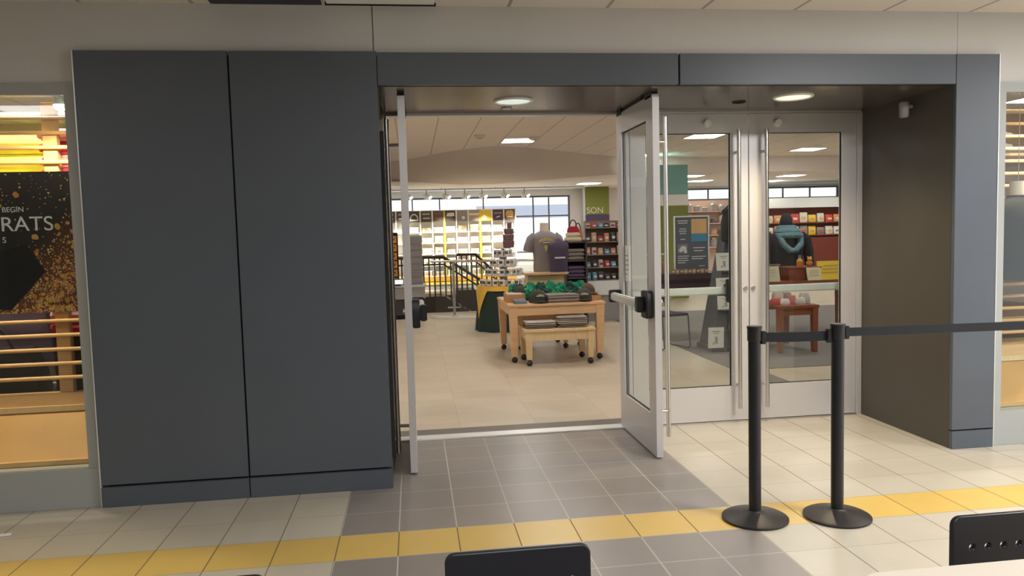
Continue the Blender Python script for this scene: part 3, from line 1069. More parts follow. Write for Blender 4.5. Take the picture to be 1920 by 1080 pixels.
# right display: dark jacket bust
t = bust('mannequin_bust', 'dark jacket on a bust behind the right window slats', (4.02, 0.255, 1.12), 1.05, mat('charcoal_jacket', (0.012, 0.011, 0.012), 0.9), M_SKINFORM, long=True)
MB().cyl((0, 0, 0.68), (0, 0, STORE_Z - 1.12), 0.003, seg=6).build('hanging_wire', M_STEEL, t)
bx(0.02, 0.05, -0.135, -0.12, 0.04, 0.50).build('zip_panel', mat('pale_blue_lining', (0.5, 0.6, 0.75), 0.7), t)
t = thing('display_shelf', 'dark shelf unit behind the right window slats', 'shelf', (4.9, 1.1, 0))
bx(-1.15, 1.2, 0.1, 0.12, 0.536, 2.42).build('back_panel', mat('display_back_right', (0.16, 0.11, 0.08), 0.8), t)
for zz in (0.70, 1.15, 1.60, 2.05):
    bx(-1.15, 1.2, -0.17, 0.1, zz, zz + 0.02).build('shelf_board', M_PALEMAPLE, t)
for k, (zz, mt_, nm) in enumerate(((0.72, M_BAG, 'black'), (1.17, M_PURPLE, 'plum'), (1.62, M_RED, 'crimson'), (2.07, M_GREY, 'grey'))):
    for j in range(2):
        folded('folded_shirt', '%s %s shirt on the shelf behind the right window, %s level up' % ('lower' if j == 0 else 'upper', nm, ORD[k]), 'shirt', (4.05 + 0.1 * k, 1.02, zz + j * 0.09), 0.34, 0.24, 0.086, mt_, 0.05 * j, 'shirts in the right display')

# ------------------------------------------------------------------ rope posts in front of the closed doors


def rope_post(lab, x, y):
    t = thing('stanchion', lab, 'stanchion', (x, y, 0), group='black belt stanchions')
    MB().lathe([(0.165, 0.0), (0.170, 0.004), (0.170, 0.012), (0.160, 0.018), (0.06, 0.040), (0.04, 0.046), (0.036, 0.05)], seg=44).build('base', M_BASE, t)
    MB().cyl((0, 0, 0.046), (0, 0, 0.955), 0.0315, seg=28).build('pole', M_POST, t)
    MB().lathe([(0.033, 0.945), (0.036, 0.95), (0.036, 1.010), (0.038, 1.012), (0.038, 1.022), (0.034, 1.026)], seg=28).build('head', M_POST, t)
    return t


S1, S2, S3 = (1.515, -0.905), (1.942, -0.965), (4.35, -1.05)
p1 = rope_post('black stanchion nearest the open doors, belt ending on it', *S1)
p2 = rope_post('black stanchion in the middle with belts on both sides', *S2)
p3 = rope_post('black stanchion past the right column, holding the far end of the belt', *S3)


def belt(parent, a, b, za, zb, h):
    """belt from the head of post a towards post b, in the local frame of the parent post"""
    d = Vector((b[0] - a[0], b[1] - a[1]))
    L = d.length
    u = d / L
    nrm = Vector((-u.y, u.x))
    rings = []
    for k in range(13):
        s = k / 12
        p = u * (0.036 + (L - 0.072) * s)
        z = za + (zb - za) * s - 0.003 * math.sin(PI * s)
        rings.append([(p.x + nrm.x * t_, p.y + nrm.y * t_, z + q) for t_, q in ((-.001, -h / 2), (.001, -h / 2), (.001, h / 2), (-.001, h / 2))])
    bl = MB().loft(rings).build('belt', M_BELT, parent)
    e = u * (L - 0.045)
    MB().box(e.x - 0.014, e.x + 0.014, e.y - 0.014, e.y + 0.014, zb - 0.036, zb + 0.036).build('belt_clip', M_BLACKP, bl, bevel=0.003)
    s_ = u * 0.042
    MB().box(s_.x - 0.012, s_.x + 0.012, s_.y - 0.02, s_.y + 0.02, za - 0.034, za + 0.034).build('belt_slot', M_BLACKP, bl, bevel=0.003)


belt(p1, S1, S2, 0.965, 0.965, 0.05)
belt(p2, S2, S3, 0.980, 0.980, 0.045)

# paper scrap at the lower left
o = MB().loft([[(-2.50, -0.37, 0.0015), (-2.41, -0.36, 0.002), (-2.42, -0.32, 0.0015), (-2.50, -0.335, 0.002)], [(-2.50, -0.37, 0.004), (-2.41, -0.36, 0.007), (-2.42, -0.32, 0.004), (-2.50, -0.335, 0.006)]]).build('paper_scrap', M_WHITE)
tag(o, 'scrap of white paper on the tiles under the left window', 'paper')


# ------------------------------------------------------------------ hall chairs and table
def hall_chair(lab, x, y, rz, w=0.345):
    """chair with a moulded back; local -y is the back side seen by nobody, the sitter faces -y"""
    t = thing('cafe_chair', lab, 'chair', (x, y, 0), rz, group='navy cafe chairs')
    hw = w / 2
    holes = [((k - 3) * 0.043, 0.720, 0.011) for k in range(7)]
    p = plate_with_holes('backrest', M_CHAIR, rrect(-hw + 0.004, hw - 0.004, 0.640, 0.796, 0.020), holes, 0.008, t, 0.004)
    MB().box(-hw + 0.005, hw - 0.005, -0.40, -0.02, 0.44, 0.458).build('seat', M_CHAIR, t, bevel=0.008)
    for sg in (-1, 1):
        xx = sg * (hw - 0.045)
        MB().tube([(xx, 0.012, 0.74), (xx, 0.012, 0.60), (xx, 0.0, 0.45), (xx, -0.01, 0.25), (sg * (hw - 0.01), 0.03, 0.0)], 0.010, 10).build('leg', M_STEEL, t)
        MB().tube([(xx, -0.36, 0.437), (sg * (hw - 0.02), -0.37, 0.2), (sg * (hw - 0.005), -0.39, 0.0)], 0.010, 10).build('leg', M_STEEL, t)
    MB().cyl((-hw + 0.05, -0.36, 0.428), (hw - 0.05, -0.36, 0.428), 0.009, seg=10).build('cross_bar', M_STEEL, t)
    MB().cyl((-hw + 0.05, -0.01, 0.428), (hw - 0.05, -0.01, 0.428), 0.009, seg=10).build('cross_bar', M_STEEL, t)
    return t


hall_chair('navy chair at the bottom centre of the view, in front of the yellow stripe', -0.006, -2.905, 0.0)
hall_chair('navy chair at the lower right, by the pale table edge', 1.268, -2.925, 0.0, 0.365)
hall_chair('navy chair at the lower left, only its top edge showing', -0.745, -2.935, 0.0)
t = thing('cafe_table', 'pale laminate cafe table at the lower right corner', 'table', (1.35, -3.42, 0))
MB().prism(rrect(-0.6, 0.6, -0.365, 0.365, 0.05), 'z', 0.712, 0.742).build('tabletop', M_TABLETOP, t, bevel=0.004)
MB().cyl((0, 0, 0.03), (0, 0, 0.712), 0.038, seg=20).build('column', M_BLACKP, t)
for sx, sy in ((1, 0), (-1, 0), (0, 1), (0, -1)):
    MB().box(min(0.03 * sx, 0.33 * sx) - 0.03 * abs(sy), max(0.03 * sx, 0.33 * sx) + 0.03 * abs(sy), min(0.03 * sy, 0.33 * sy) - 0.03 * abs(sx), max(0.03 * sy, 0.33 * sy) + 0.03 * abs(sx), 0.0, 0.035).build('foot', M_BLACKP, t, bevel=0.005)


# ------------------------------------------------------------------ nesting display tables inside the shop
def nest_table(lab, x0, x1, y0, y1, h, mt, apron, leg_w, leg_end, name='display_table'):
    cx, cy = (x0 + x1) / 2, (y0 + y1) / 2
    t = thing(name, lab, 'table', (cx, cy, 0), group='maple nesting tables')
    hx, hy = (x1 - x0) / 2, (y1 - y0) / 2
    MB().box(-hx, hx, -hy, hy, h - 0.03, h).build('tabletop', mt, t, bevel=0.004)
    a = 0.02
    f_ = MB()
    f_.box(-hx + a, hx - a, -hy + a, -hy + a + 0.02, h - 0.03 - apron, h - 0.03)
    f_.box(-hx + a, hx - a, hy - a - 0.02, hy - a, h - 0.03 - apron, h - 0.03)
    f_.box(-hx + a, -hx + a + 0.02, -hy + a + 0.02, hy - a - 0.02, h - 0.03 - apron, h - 0.03)
    f_.box(hx - a - 0.02, hx - a, -hy + a + 0.02, hy - a - 0.02, h - 0.03 - apron, h - 0.03)
    f_.build('apron', mt, t)
    for sx in (-1, 1):
        for sy in (-1, 1):
            c1 = (sx * (hx - 0.008 - leg_w), sy * (hy - 0.008 - leg_w), h - 0.03)
            c0 = (sx * (hx - 0.008 - leg_w * 1.15), sy * (hy - 0.008 - leg_w * 1.15), 0.075)
            lg = MB().taper(c0, (leg_end, leg_end), c1, (leg_w, leg_w)).build('leg', mt, t, bevel=0.004)
            cs = MB().ell((c0[0], c0[1], 0.034), 0.037, 0.037, 0.034, 18, 12)
            cs.cyl((c0[0], c0[1], 0.06), (c0[0], c0[1], 0.076), 0.012, seg=10)
            cs.build('caster', M_BLACKP, lg)
    return t


TX0, TX1, TY0, TY1, TH = 0.862, 2.035, 4.20, 5.42, 0.700
nest_table('large maple table on casters piled with green hats', TX0, TX1, TY0, TY1, TH, M_MAPLE, 0.105, 0.052, 0.036)
nest_table('small low maple table in front with two piles of folded shirts', 1.010, 1.845, 3.93, 4.50, 0.425, M_PALEMAPLE, 0.10, 0.042, 0.030)
nest_table('middle maple table tucked under the large one', 1.09, 1.80, 5.18, 5.85, 0.50, M_MAPLE, 0.09, 0.040, 0.028)

M_SH = [mat('folded_grey_dark', (0.20, 0.17, 0.15), 0.9), mat('folded_grey_pale', (0.46, 0.41, 0.36), 0.9), mat('folded_grey_mid', (0.29, 0.25, 0.23), 0.9)]
for (cx, n, side) in ((1.225, 4, 'left'), (1.600, 6, 'right')):
    z = 0.4255
    for k in range(n):
        hh = 0.021
        folded('folded_shirt', '%s grey folded shirt up in the %s pile on the small low table' % (ORD[k], side), 'shirt', (cx + 0.006 * ((k * 5) % 3 - 1), 4.20, z), 0.36, 0.34, hh - 0.001, M_SH[(k * 2 + (k % 2)) % 3], 0.02 * ((k * 3) % 5 - 2),
               'shirts on the small low table', 0.25)
        z += hh
z = TH + 0.0005
for k in range(5):
    hh = 0.019
    folded('folded_shirt', '%s grey folded shirt up between the two olive caps' % ORD[k], 'shirt', (1.545, 4.42, z), 0.40, 0.30, hh - 0.001, M_SH[(k + k // 2) % 3], 0.015 * ((k * 3) % 5 - 2), 'shirts on the large table', 0.3)
    z += hh
for k, (x, lab) in enumerate(((1.28, 'plum folded shirt at the left on the middle table'), (1.60, 'plum folded shirt at the right on the middle table'))):
    folded('folded_shirt', lab, 'shirt', (x, 5.36, 0.5005), 0.28, 0.26, 0.05, M_PURPLE, 0.03 * k, 'shirts on the middle table')


def cap(lab, x, y, z, rz, mt, logo=True, s=1.0):
    t = thing('baseball_cap', lab, 'cap', (x, y, z), rz, group='caps on the large table')
    rings = []
    for k in range(9):
        a = (PI / 2) * k / 8
        rings.append([(0.088 * s * math.cos(a * 0.98) * math.cos(q), 0.10 * s * math.cos(a * 0.98) * math.sin(q), 0.018 + 0.115 * s * math.sin(a)) for q in [2 * PI * i / 28 for i in range(28)]])
    rings.insert(0, [(p[0], p[1], 0.004) for p in rings[0]])
    MB().loft(rings).build('crown', mt, t)
    # brim towards -y
    top, bot = [], []
    br = MB()
    rows = []
    for j in range(6):
        q = j / 5
        row = []
        for i in range(13):
            u = -1 + 2 * i / 12
            x_ = u * 0.082 * s
            base = -0.10 * s * math.sqrt(max(0, 1 - (x_ / (0.088 * s)) ** 2)) * 0.9
            ext = 0.072 * s * math.sqrt(max(0.0, 1 - abs(u) ** 2.6))
            row.append((x_, base - ext * q, 0.022 - 0.016 * u * u - 0.006 * q))
        rows.append(row)
    for th in (0.0, 0.004):
        V = [[br.bm.verts.new((p[0], p[1], p[2] + th)) for p in row] for row in rows]
        for a_, b_ in zip(V, V[1:]):
            for i in range(12):
                br.bm.faces.new((a_[i], a_[i + 1], b_[i + 1], b_[i]))
    br.build('brim', mt, t)
    MB().cyl((0, 0, 0.130 * s), (0, 0, 0.138 * s), 0.008, seg=10).build('button', mt, t)
    if logo:
        pts = [(0.042 * s * math.cos(q), 0.011 * s * math.sin(q)) for q in [2 * PI * i / 20 for i in range(20)]]
        lg = MB().loft([[(p[0], -0.101 * s * math.sqrt(max(0, 1 - (p[0] / (0.1 * s)) ** 2)) + dd + 0.12 * (p[1] + 0.012), 0.070 * s + p[1] + 0.008 * math.cos(p[0] * 40)) for p in pts] for dd in (0.004, -0.004)])
        lg.build('logo_patch', M_CAPLOGO, t)
    return t


cap('olive cap with a pale logo at the front left of the hat table', 1.245, 4.40, TH, 0.15, M_CAP, s=1.22)
cap('olive cap with a pale logo at the front right of the hat table', 1.815, 4.42, TH, -0.1, M_CAP, s=1.22)
cap('brown cap on the wooden crate at the right end of the hat table', 1.915, 4.62, TH + 0.065, 0.6, M_CAPB, False)
cap('dark green cap lying at the far left of the hat table', 1.085, 4.78, TH + 0.055, -0.9, M_CAP, False)
cap('dark olive cap half hidden behind the left pale-logo cap', 1.32, 4.66, TH, 0.4, M_CAP, False)


def knit(lab, x, y, z, s, rz, mt, seed):
    h = s
    s = 0.92
    t = thing('knit_hat', lab, 'hat', (x, y, z), rz, group='green knit hats on the large table')
    MB().ell((0, 0, 0.066 * h), 0.076 * s, 0.085 * s, 0.066 * h, 30, 20, 0.55, seed).build('crown', mt, t)
    MB().torus((0, 0, 0.020), 0.056 * s, 0.017, 26, 8, squash=1.1).build('cuff', M_FUZZD if mt is M_FUZZ else M_FUZZ, t)
    return t


KN = [(1.10, 4.99, 1.0, 1), (1.235, 4.94, 1.05, 0), (1.37, 4.93, 1.0, 1), (1.50, 4.94, 1.05, 0), (1.635, 4.93, 1.0, 0), (1.77, 4.94, 1.05, 1), (1.90, 4.98, 1.0, 0),
      (1.18, 4.74, 1.05, 0), (1.40, 4.73, 1.0, 1), (1.55, 4.72, 1.0, 0), (1.70, 4.74, 0.95, 1)]
for k, (x, y, s, c) in enumerate(KN):
    row = 'back' if k < 7 else 'front'
    i = k if k < 7 else k - 7
    knit('%s %s knit hat from the left in the %s row on the large table' % (ORD[i], 'emerald' if c == 0 else 'deep green', row), x, y, TH, s * (1.42 if k < 7 else 1.1), k * 0.7, M_FUZZ if c == 0 else M_FUZZD, k + 3)
for k, x in enumerate((1.075, 1.895)):
    knit('big emerald knit hat at the far %s back corner of the hat table' % ('left', 'right')[k], x, 5.27, TH, 1.3, k, M_FUZZ, k + 23)


def crate(lab, x, y, z, w, d, h, rz=0.0):
    t = thing('wooden_crate', lab, 'crate', (x, y, z), rz)
    f_ = MB()
    bx(-w / 2, w / 2, -d / 2, d / 2, 0, 0.008).build('bottom', M_CROSS, t)
    bx(-w / 2, w / 2, -d / 2, -d / 2 + 0.010, 0.008, h).build('side_panel', M_CROSS, t)
    bx(-w / 2, w / 2, d / 2 - 0.010, d / 2, 0.008, h).build('side_panel', M_CROSS, t)
    bx(-w / 2, -w / 2 + 0.010, -d / 2 + 0.01, d / 2 - 0.01, 0.008, h).build('end_panel', M_CROSS, t)
    bx(w / 2 - 0.010, w / 2, -d / 2 + 0.01, d / 2 - 0.01, 0.008, h).build('end_panel', M_CROSS, t)
    return t


crate('wooden crate at the left front of the hat table', 0.995, 4.66, TH, 0.22, 0.38, 0.10)
crate('wooden crate at the right end of the hat table', 1.925, 4.52, TH, 0.20, 0.30, 0.065)
for k in range(3):
    folded('folded_shirt', '%s pale shirt lying in the left wooden crate' % ORD[k], 'shirt', (0.995, 4.66, TH + 0.009 + 0.032 * k), 0.19, 0.34, 0.031, M_SH[1], 0, 'shirts in the left crate')
t = thing('price_stand', 'dark slanted price stand at the front left corner of the hat table', 'stand', (1.02, 4.32, TH), 0.1)
MB().prism([(-0.06, 0.0), (0.06, 0.0), (0.06, 0.055), (-0.04, 0.03)], 'x', -0.075, 0.075).build('block', M_SLATE, t, bevel=0.003)
# riser and mannequins
RX0, RX1 = 1.21, 1.74
t = thing('wooden_riser', 'small maple riser on the hat table under the shirt form', 'riser', (1.475, 5.22, TH))
bx(-0.285, 0.285, -0.22, 0.17, 0.295, 0.325).build('top_board', M_MAPLE, t, bevel=0.004)
bx(-0.24, 0.24, -0.12, 0.14, 0.0, 0.295).build('body', M_PALEMAPLE, t, bevel=0.003)
t = bust('mannequin_bust', 'grey t-shirt with gold lettering on a bust above the hat table', (1.50, 5.27, TH + 0.3255), 0.98, M_TEE, M_SKINFORM, neck=1.35)
t.scale = (0.85, 0.85, 1.0)
f = MB()
for k in range(9):
    a = -0.10 + 0.2 * k / 8
    f.box(a - 0.009, a + 0.009, -0.136, -0.120, 0.405 - 2.2 * a * a, 0.445 - 2.2 * a * a + 0.006 * (k % 2))
f.build('gold_print', M_GOLDTXT, t)
MB().prism([(-0.03, 0.33), (0.0, 0.26), (0.03, 0.33), (0.0, 0.36)], 'y', -0.132, -0.115).build('gold_print', M_GOLDTXT, t)
bx(-0.05, 0.06, -0.140, -0.120, 0.378, 0.39).build('pale_print', M_LIGHTTXT, t)
t = bust('mannequin_bust', 'smaller plum top form beside the grey t-shirt bust', (1.645, 5.065, TH + 0.3255), 0.68, M_PURPLE, M_PURPLE, sleeves=False, neck=0)
t.scale = (0.9, 0.8, 1.1)
bx(-0.07, 0.08, -0.092, -0.072, 0.16, 0.178).build('white_print', M_LIGHTTXT, t)

# ------------------------------------------------------------------ mug table
MX, MY = 1.205, 7.50
t = thing('round_table', 'round table under a dark green floor-length cloth', 'table', (MX, MY, 0))
MB().cyl((0, 0, 0.70), (0, 0, 0.715), 0.40, seg=40).build('tabletop', M_CROSS, t)
rings = []
for k in range(9):
    z = 0.7145 * k / 8
    rings.append([((0.415 + 0.05 * (1 - k / 8) + 0.018 * math.sin(11 * q) * (1 - k / 8)) * math.cos(q), (0.415 + 0.05 * (1 - k / 8) + 0.018 * math.sin(11 * q) * (1 - k / 8)) * math.sin(q), z + 0.002) for q in [2 * PI * i / 88 for i in range(88)]])
MB().loft(rings).build('tablecloth', M_GREENCLOTH, t)
# yellow overlay with hanging points
f = MB()
N = 96
c_ = f.bm.verts.new((MX, MY, 0.7195))
edge, hem = [], []
for i in range(N):
    q = 2 * PI * i / N - 0.44
    edge.append(f.bm.verts.new((MX + 0.425 * math.cos(q), MY + 0.425 * math.sin(q), 0.718)))
    m4 = abs(((i / N * 4 + 0.5) % 1) - 0.5) * 2          # 1 at four corners
    drop = 0.07 + 0.44 * max(0, (m4 - 0.45) / 0.55) ** 1.0
    rr = 0.435 + 0.045 * drop + 0.010 * math.sin(9 * q)
    hem.append(f.bm.verts.new((MX + rr * math.cos(q), MY + rr * math.sin(q), 0.718 - drop)))
for i in range(N):
    j = (i + 1) % N
    f.bm.faces.new((c_, edge[i], edge[j]))
    f.bm.faces.new((edge[i], hem[i], hem[j], edge[j]))
o = f.build('tablecloth', M_YELLOWCLOTH, sharp=60)
so = o.modifiers.new('thick', 'SOLIDIFY')
so.thickness = 0.004
so.offset = 1
tag(o, 'yellow cloth hanging in points over the dark green tablecloth', 'tablecloth')
ZT = 0.7236
M_PLATE = mat('acrylic_tier', (0.62, 0.60, 0.58), 0.3)
tiers = [(ZT, 0.345, 'bottom', 10), (0.885, 0.255, 'second', 8), (1.035, 0.175, 'third', 6), (1.185, 0.105, 'top', 4)]
t = thing('display_tiers', 'round grey tiered stand that carries the mugs', 'stand', (MX, MY, ZT))
for z, r, nm, n in tiers[1:]:
    MB().cyl((0, 0, z - ZT - 0.014), (0, 0, z - ZT), r + 0.055, seg=36).build('tier', M_PLATE, t)
MB().cyl((0, 0, 0), (0, 0, 1.185 - ZT), 0.06, seg=20).build('column', M_PLATE, t)
MB().cyl((0, 0, 1.30 - ZT), (0, 0, 1.314 - ZT), 0.125, seg=30).build('tier', M_PLATE, t)
MB().cyl((0, 0, 1.185 - ZT), (0, 0, 1.30 - ZT), 0.03, seg=16).build('column', M_PLATE, t)


def make_mug(lab, loc, rz, grp):
    t_ = thing('mug', lab, 'mug', loc, rz, grp)
    MB().lathe([(0.036, 0.0), (0.041, 0.004), (0.043, 0.03), (0.043, 0.098), (0.0405, 0.1), (0.0385, 0.096), (0.0385, 0.02), (0.02, 0.012)], seg=22).build('body', M_MUG, t_)
    MB().tube([(0.041, 0, 0.08), (0.062, 0, 0.078), (0.072, 0, 0.05), (0.060, 0, 0.024), (0.041, 0, 0.022)], 0.006, 8).build('handle', M_MUG, t_)
    f_ = MB()
    f_.loft([[(0.0436 * math.cos(a), 0.0436 * math.sin(a), z) for a in [PI + 0.3 + (PI - 0.6) * (-0.22 + 1.0 * i / 10) for i in range(3, 9)]] for z in (0.03, 0.075)], cap=False, close=False)
    f_.build('print', M_MUGPRINT, t_)
    return t_


proto = None
for z, r, nm, n in tiers:
    for i in range(n):
        a = PI + 0.05 + (PI - 0.1) * i / (n - 1)
        loc = (MX + r * math.cos(a), MY + r * math.sin(a), z + 0.0005)
        lab = '%s white printed mug from the left on the %s tier of the mug tower' % (ORD[i], nm)
        rz = a + PI / 2 + (0.9 if i % 2 else -0.6)
        rz = ((i * 37) % 7 - 3) * 0.12
        if proto is None:
            proto = make_mug(lab, loc, rz, 'mugs on the mug tower')
        else:
            dup(proto, loc, rz, lab)
z = 1.3145
for k, (hh, w) in enumerate(((0.115, 0.085), (0.10, 0.085), (0.09, 0.075))):
    t = thing('tumbler', '%s maroon tumbler up on top of the mug tower' % ORD[k], 'tumbler', (MX + 0.09 + 0.004 * k, MY - 0.03, z), 0, 'tumblers on the mug tower')
    MB().lathe([(w * 0.86, 0), (w, 0.01), (w * 1.06, hh - 0.012)], seg=24).build('body', mat('maroon_ceramic', (0.16, 0.085, 0.095), 0.4), t)
    MB().lathe([(w * 1.1, hh - 0.012), (w * 1.1, hh - 0.001)], seg=24).build('rim', mat('maroon_rim', (0.26, 0.17, 0.17), 0.4), t)
    z += hh
t = thing('gift_box', 'tiny maroon box at the very top of the mug tower', 'box', (MX + 0.11, MY - 0.03, z))
bx(-0.035, 0.035, -0.035, 0.035, 0, 0.085).build('carton', MATS['maroon_ceramic'], t)
bx(-0.037, 0.037, -0.037, 0.037, 0.085, 0.098).build('lid', MATS['maroon_rim'], t)

# ------------------------------------------------------------------ glass railing round the stairwell
t = thing('glass_railing', 'steel and glass railing along the stairwell edge', 'railing', (0, 0, 0))
PA, PB_, PC, PD = Vector((0.09, 9.70)), Vector((0.50, 9.45)), Vector((2.0, 8.62)), Vector((4.6, 9.6))
for p, q in ((PA, PB_), (PB_, PC), (PC, PD)):
    d = (q - p).normalized()
    n_ = Vector((-d.y, d.x))
    MB().tube([(p.x, p.y, 1.06), (q.x, q.y, 1.06)], 0.022, 12).build('handrail', M_STEEL, t)
    a, b = p + d * 0.05, q - d * 0.05
    MB().prism([(a.x - n_.x * .005, a.y - n_.y * .005), (b.x - n_.x * .005, b.y - n_.y * .005), (b.x + n_.x * .005, b.y + n_.y * .005), (a.x + n_.x * .005, a.y + n_.y * .005)], 'z', 0.09, 0.98).build('glass_panel', M_RAILGLASS, t)
    w = 0.05
    MB().prism([(p.x - n_.x * w, p.y - n_.y * w), (q.x - n_.x * w, q.y - n_.y * w), (q.x + n_.x * w, q.y + n_.y * w), (p.x + n_.x * w, p.y + n_.y * w)], 'z', 0.0, 0.035).build('kerb', M_WHITE, t)
for p in (PB_, PC, PD):
    MB().cyl((p.x, p.y, 0.03), (p.x, p.y, 1.05), 0.026, seg=14).build('post', M_GREY, t)
    MB().cyl((p.x, p.y, 0.035), (p.x, p.y, 0.06), 0.055, seg=16).build('flange', M_STEEL, t)
    MB().cyl((p.x - .12, p.y + .01, 0.20), (p.x + .12, p.y - .01, 0.20), 0.014, seg=10).build('clamp', M_STEEL, t)


# ------------------------------------------------------------------ staircases in the well
def stair(lab, y, xa, xb, xc, zt, slope, depth):
    """level run xa..xb, then down to the right to xc"""
    t_ = thing('staircase', lab, 'staircase', (0, y, 0), group='dark staircases')
    zc = zt - slope * (xc - xb)
    MB().tube([(xa, 0, zt), (xb, 0, zt), (xc, 0, zc)], 0.032, 10).build('handrail', M_DARKBROWN, t_)
    MB().tube([(xa, 0, zt - 0.16), (xb, 0, zt - 0.16), (xc, 0, zc - 0.16)], 0.02, 8).build('middle_rail', M_DARKBROWN, t_)
    lo = zt - 0.86
    MB().prism([(xa, lo), (xb, lo), (xc, lo - slope * (xc - xb)), (xc, -2.9), (xa, -2.9)], 'y', 0.0, depth).build('stringer', M_DARKBROWN, t_)
    n_ = int((xc - xa) / 0.115)
    for k in range(n_ + 1):
        x = xa + (xc - xa) * k / n_
        z = zt if x <= xb else zt - slope * (x - xb)
        MB().box(x - 0.016, x + 0.016, -0.012, 0.012, z - 0.87, z - 0.02).build('baluster', M_DARKBROWN, t_)
    return t_


stair('nearer dark staircase with balusters descending to the right', 12.0, -0.6, 0.42, 1.75, 1.07, 0.66, 0.9)
stair('farther dark staircase with balusters behind the nearer one', 13.6, 0.80, 1.25, 2.35, 1.07, 0.95, 0.9)

# ------------------------------------------------------------------ left service counter with shelf units
t = thing('service_counter', 'grey service counter behind the open left door', 'counter', (-1.0, 9.85, 0))
bx(-0.9, 0.94, -0.30, 0.35, 0.08, 0.60).build('body', mat('counter_dark', (0.04, 0.035, 0.032), 0.6), t)
bx(-0.9, 0.97, -0.33, 0.38, 0.38, 0.60).build('fascia', M_GREY, t)
bx(-0.95, 1.0, -0.36, 0.40, 0.60, 0.635).build('worktop', mat('counter_top', (0.5, 0.5, 0.49), 0.4), t)
bx(-0.85, 0.9, -0.25, 0.33, 0.0, 0.08).build('plinth', M_JOINT, t)
t = thing('drawer_tower', 'tall grey drawer unit standing on the service counter', 'drawers', (-0.22, 9.80, 0.635))
bx(-0.16, 0.16, -0.16, 0.2, 0, 0.92).build('carcass', M_GREY, t)
for k in range(7):
    d_ = bx(-0.145, 0.145, -0.172, -0.16, 0.02 + k * 0.125, 0.13 + k * 0.125).build('drawer', mat('drawer_front_grey', (0.22, 0.20, 0.20), 0.6), t, bevel=0.003)
t = thing('book_tower', 'narrow rack on the service counter beside the left door', 'rack', (-0.62, 9.66, 0.635))
bx(-0.12, 0.12, 0.03, 0.05, 0, 0.98).build('back_panel', M_JOINT, t)
for k in range(7):
    bx(-0.12, 0.12, -0.08, 0.03, 0.0 + k * 0.155, 0.012 + k * 0.155).build('shelf_board', M_JOINT, t)
for k in range(6):
    b_ = thing('book', 'orange book on the %s level up of the narrow counter rack' % ORD[k], 'book', (-0.62, 9.64, 0.648 + k * 0.155), 0, 'orange books in the counter rack')
    MB().box(-0.095, 0.095, -0.012, 0.012, 0, 0.132).build('cover', mat('orange_book', (0.72, 0.30, 0.04), 0.5), b_)
    MB().box(-0.06, 0.06, -0.0135, -0.012, 0.05, 0.085).build('title_print', mat('dark_print', (0.10, 0.04, 0.02), 0.6), b_)
t = thing('computer_monitor', 'small white-lit monitor on the service counter by the left door', 'monitor', (-0.52, 9.50, 0.635))
bx(-0.09, 0.09, -0.02, 0.0, 0.03, 0.11).build('screen', mat('screen_lit', (0.5, 0.55, 0.6), 0.3, emit=(0.7, 0.8, 1.0), estr=0.7), t)
bx(-0.10, 0.10, 0.0, 0.02, 0.02, 0.12).build('housing', M_BLACKP, t)
bx(-0.05, 0.05, -0.03, 0.05, 0.0, 0.02).build('foot', M_BLACKP, t)

# ------------------------------------------------------------------ merchandise wall far back
WX, WY, CW = -0.335, 17.0, 0.339
t = thing('merchandise_shelving', 'bright white shelving wall under the far windows', 'shelving', (WX, WY, 0))
M_SHELFW = mat('shelf_white', (0.88, 0.86, 0.80), 0.5)
M_SHELFY = mat('shelf_post_yellow', (0.80, 0.62, 0.10), 0.5)
M_ORANGE = mat('orange_band', (0.72, 0.34, 0.04), 0.6)
bx(-2 * CW, 9 * CW, 0.30, 0.32, 0.15, 2.27).build('back_panel', M_SHELFW, t)
for z in (0.40, 0.70, 1.02, 1.33, 1.64):
    bx(-2 * CW, 9 * CW, 0.0, 0.30, z - 0.02, z).build('shelf_board', M_SHELFW, t)
for c in range(-2, 10):
    ym = c in (3, 6)
    bx(c * CW - 0.016 - 0.012 * ym, c * CW + 0.016 + 0.012 * ym, -0.01, 0.0, 0.38, 2.26).build('post', M_SHELFY if ym else M_SHELFW, t)
bx(-2 * CW, 9 * CW, 0.02, 0.30, 0.0, 0.15).build('plinth', M_GREY, t)
bx(-2 * CW, 9 * CW, 0.0, 0.02, 0.24, 0.38).build('orange_band', M_ORANGE, t)
bx(-2 * CW, 9 * CW, 0.0, 0.02, 0.15, 0.22).build('yellow_band', M_SHELFY, t)
PCOL = [(0.07, 0.05, 0.045), (0.11, 0.08, 0.065), (0.12, 0.075, 0.055), (0.075, 0.06, 0.045), (0.30, 0.26, 0.23), (0.42, 0.32, 0.22), (0.85, 0.55, 0.04), (0.10, 0.045, 0.055), (0.10, 0.065, 0.04), (0.1, 0.08, 0.07), (0.12, 0.09, 0.07)]
M_CREAMP = mat('cream_print', (0.75, 0.68, 0.52), 0.7)
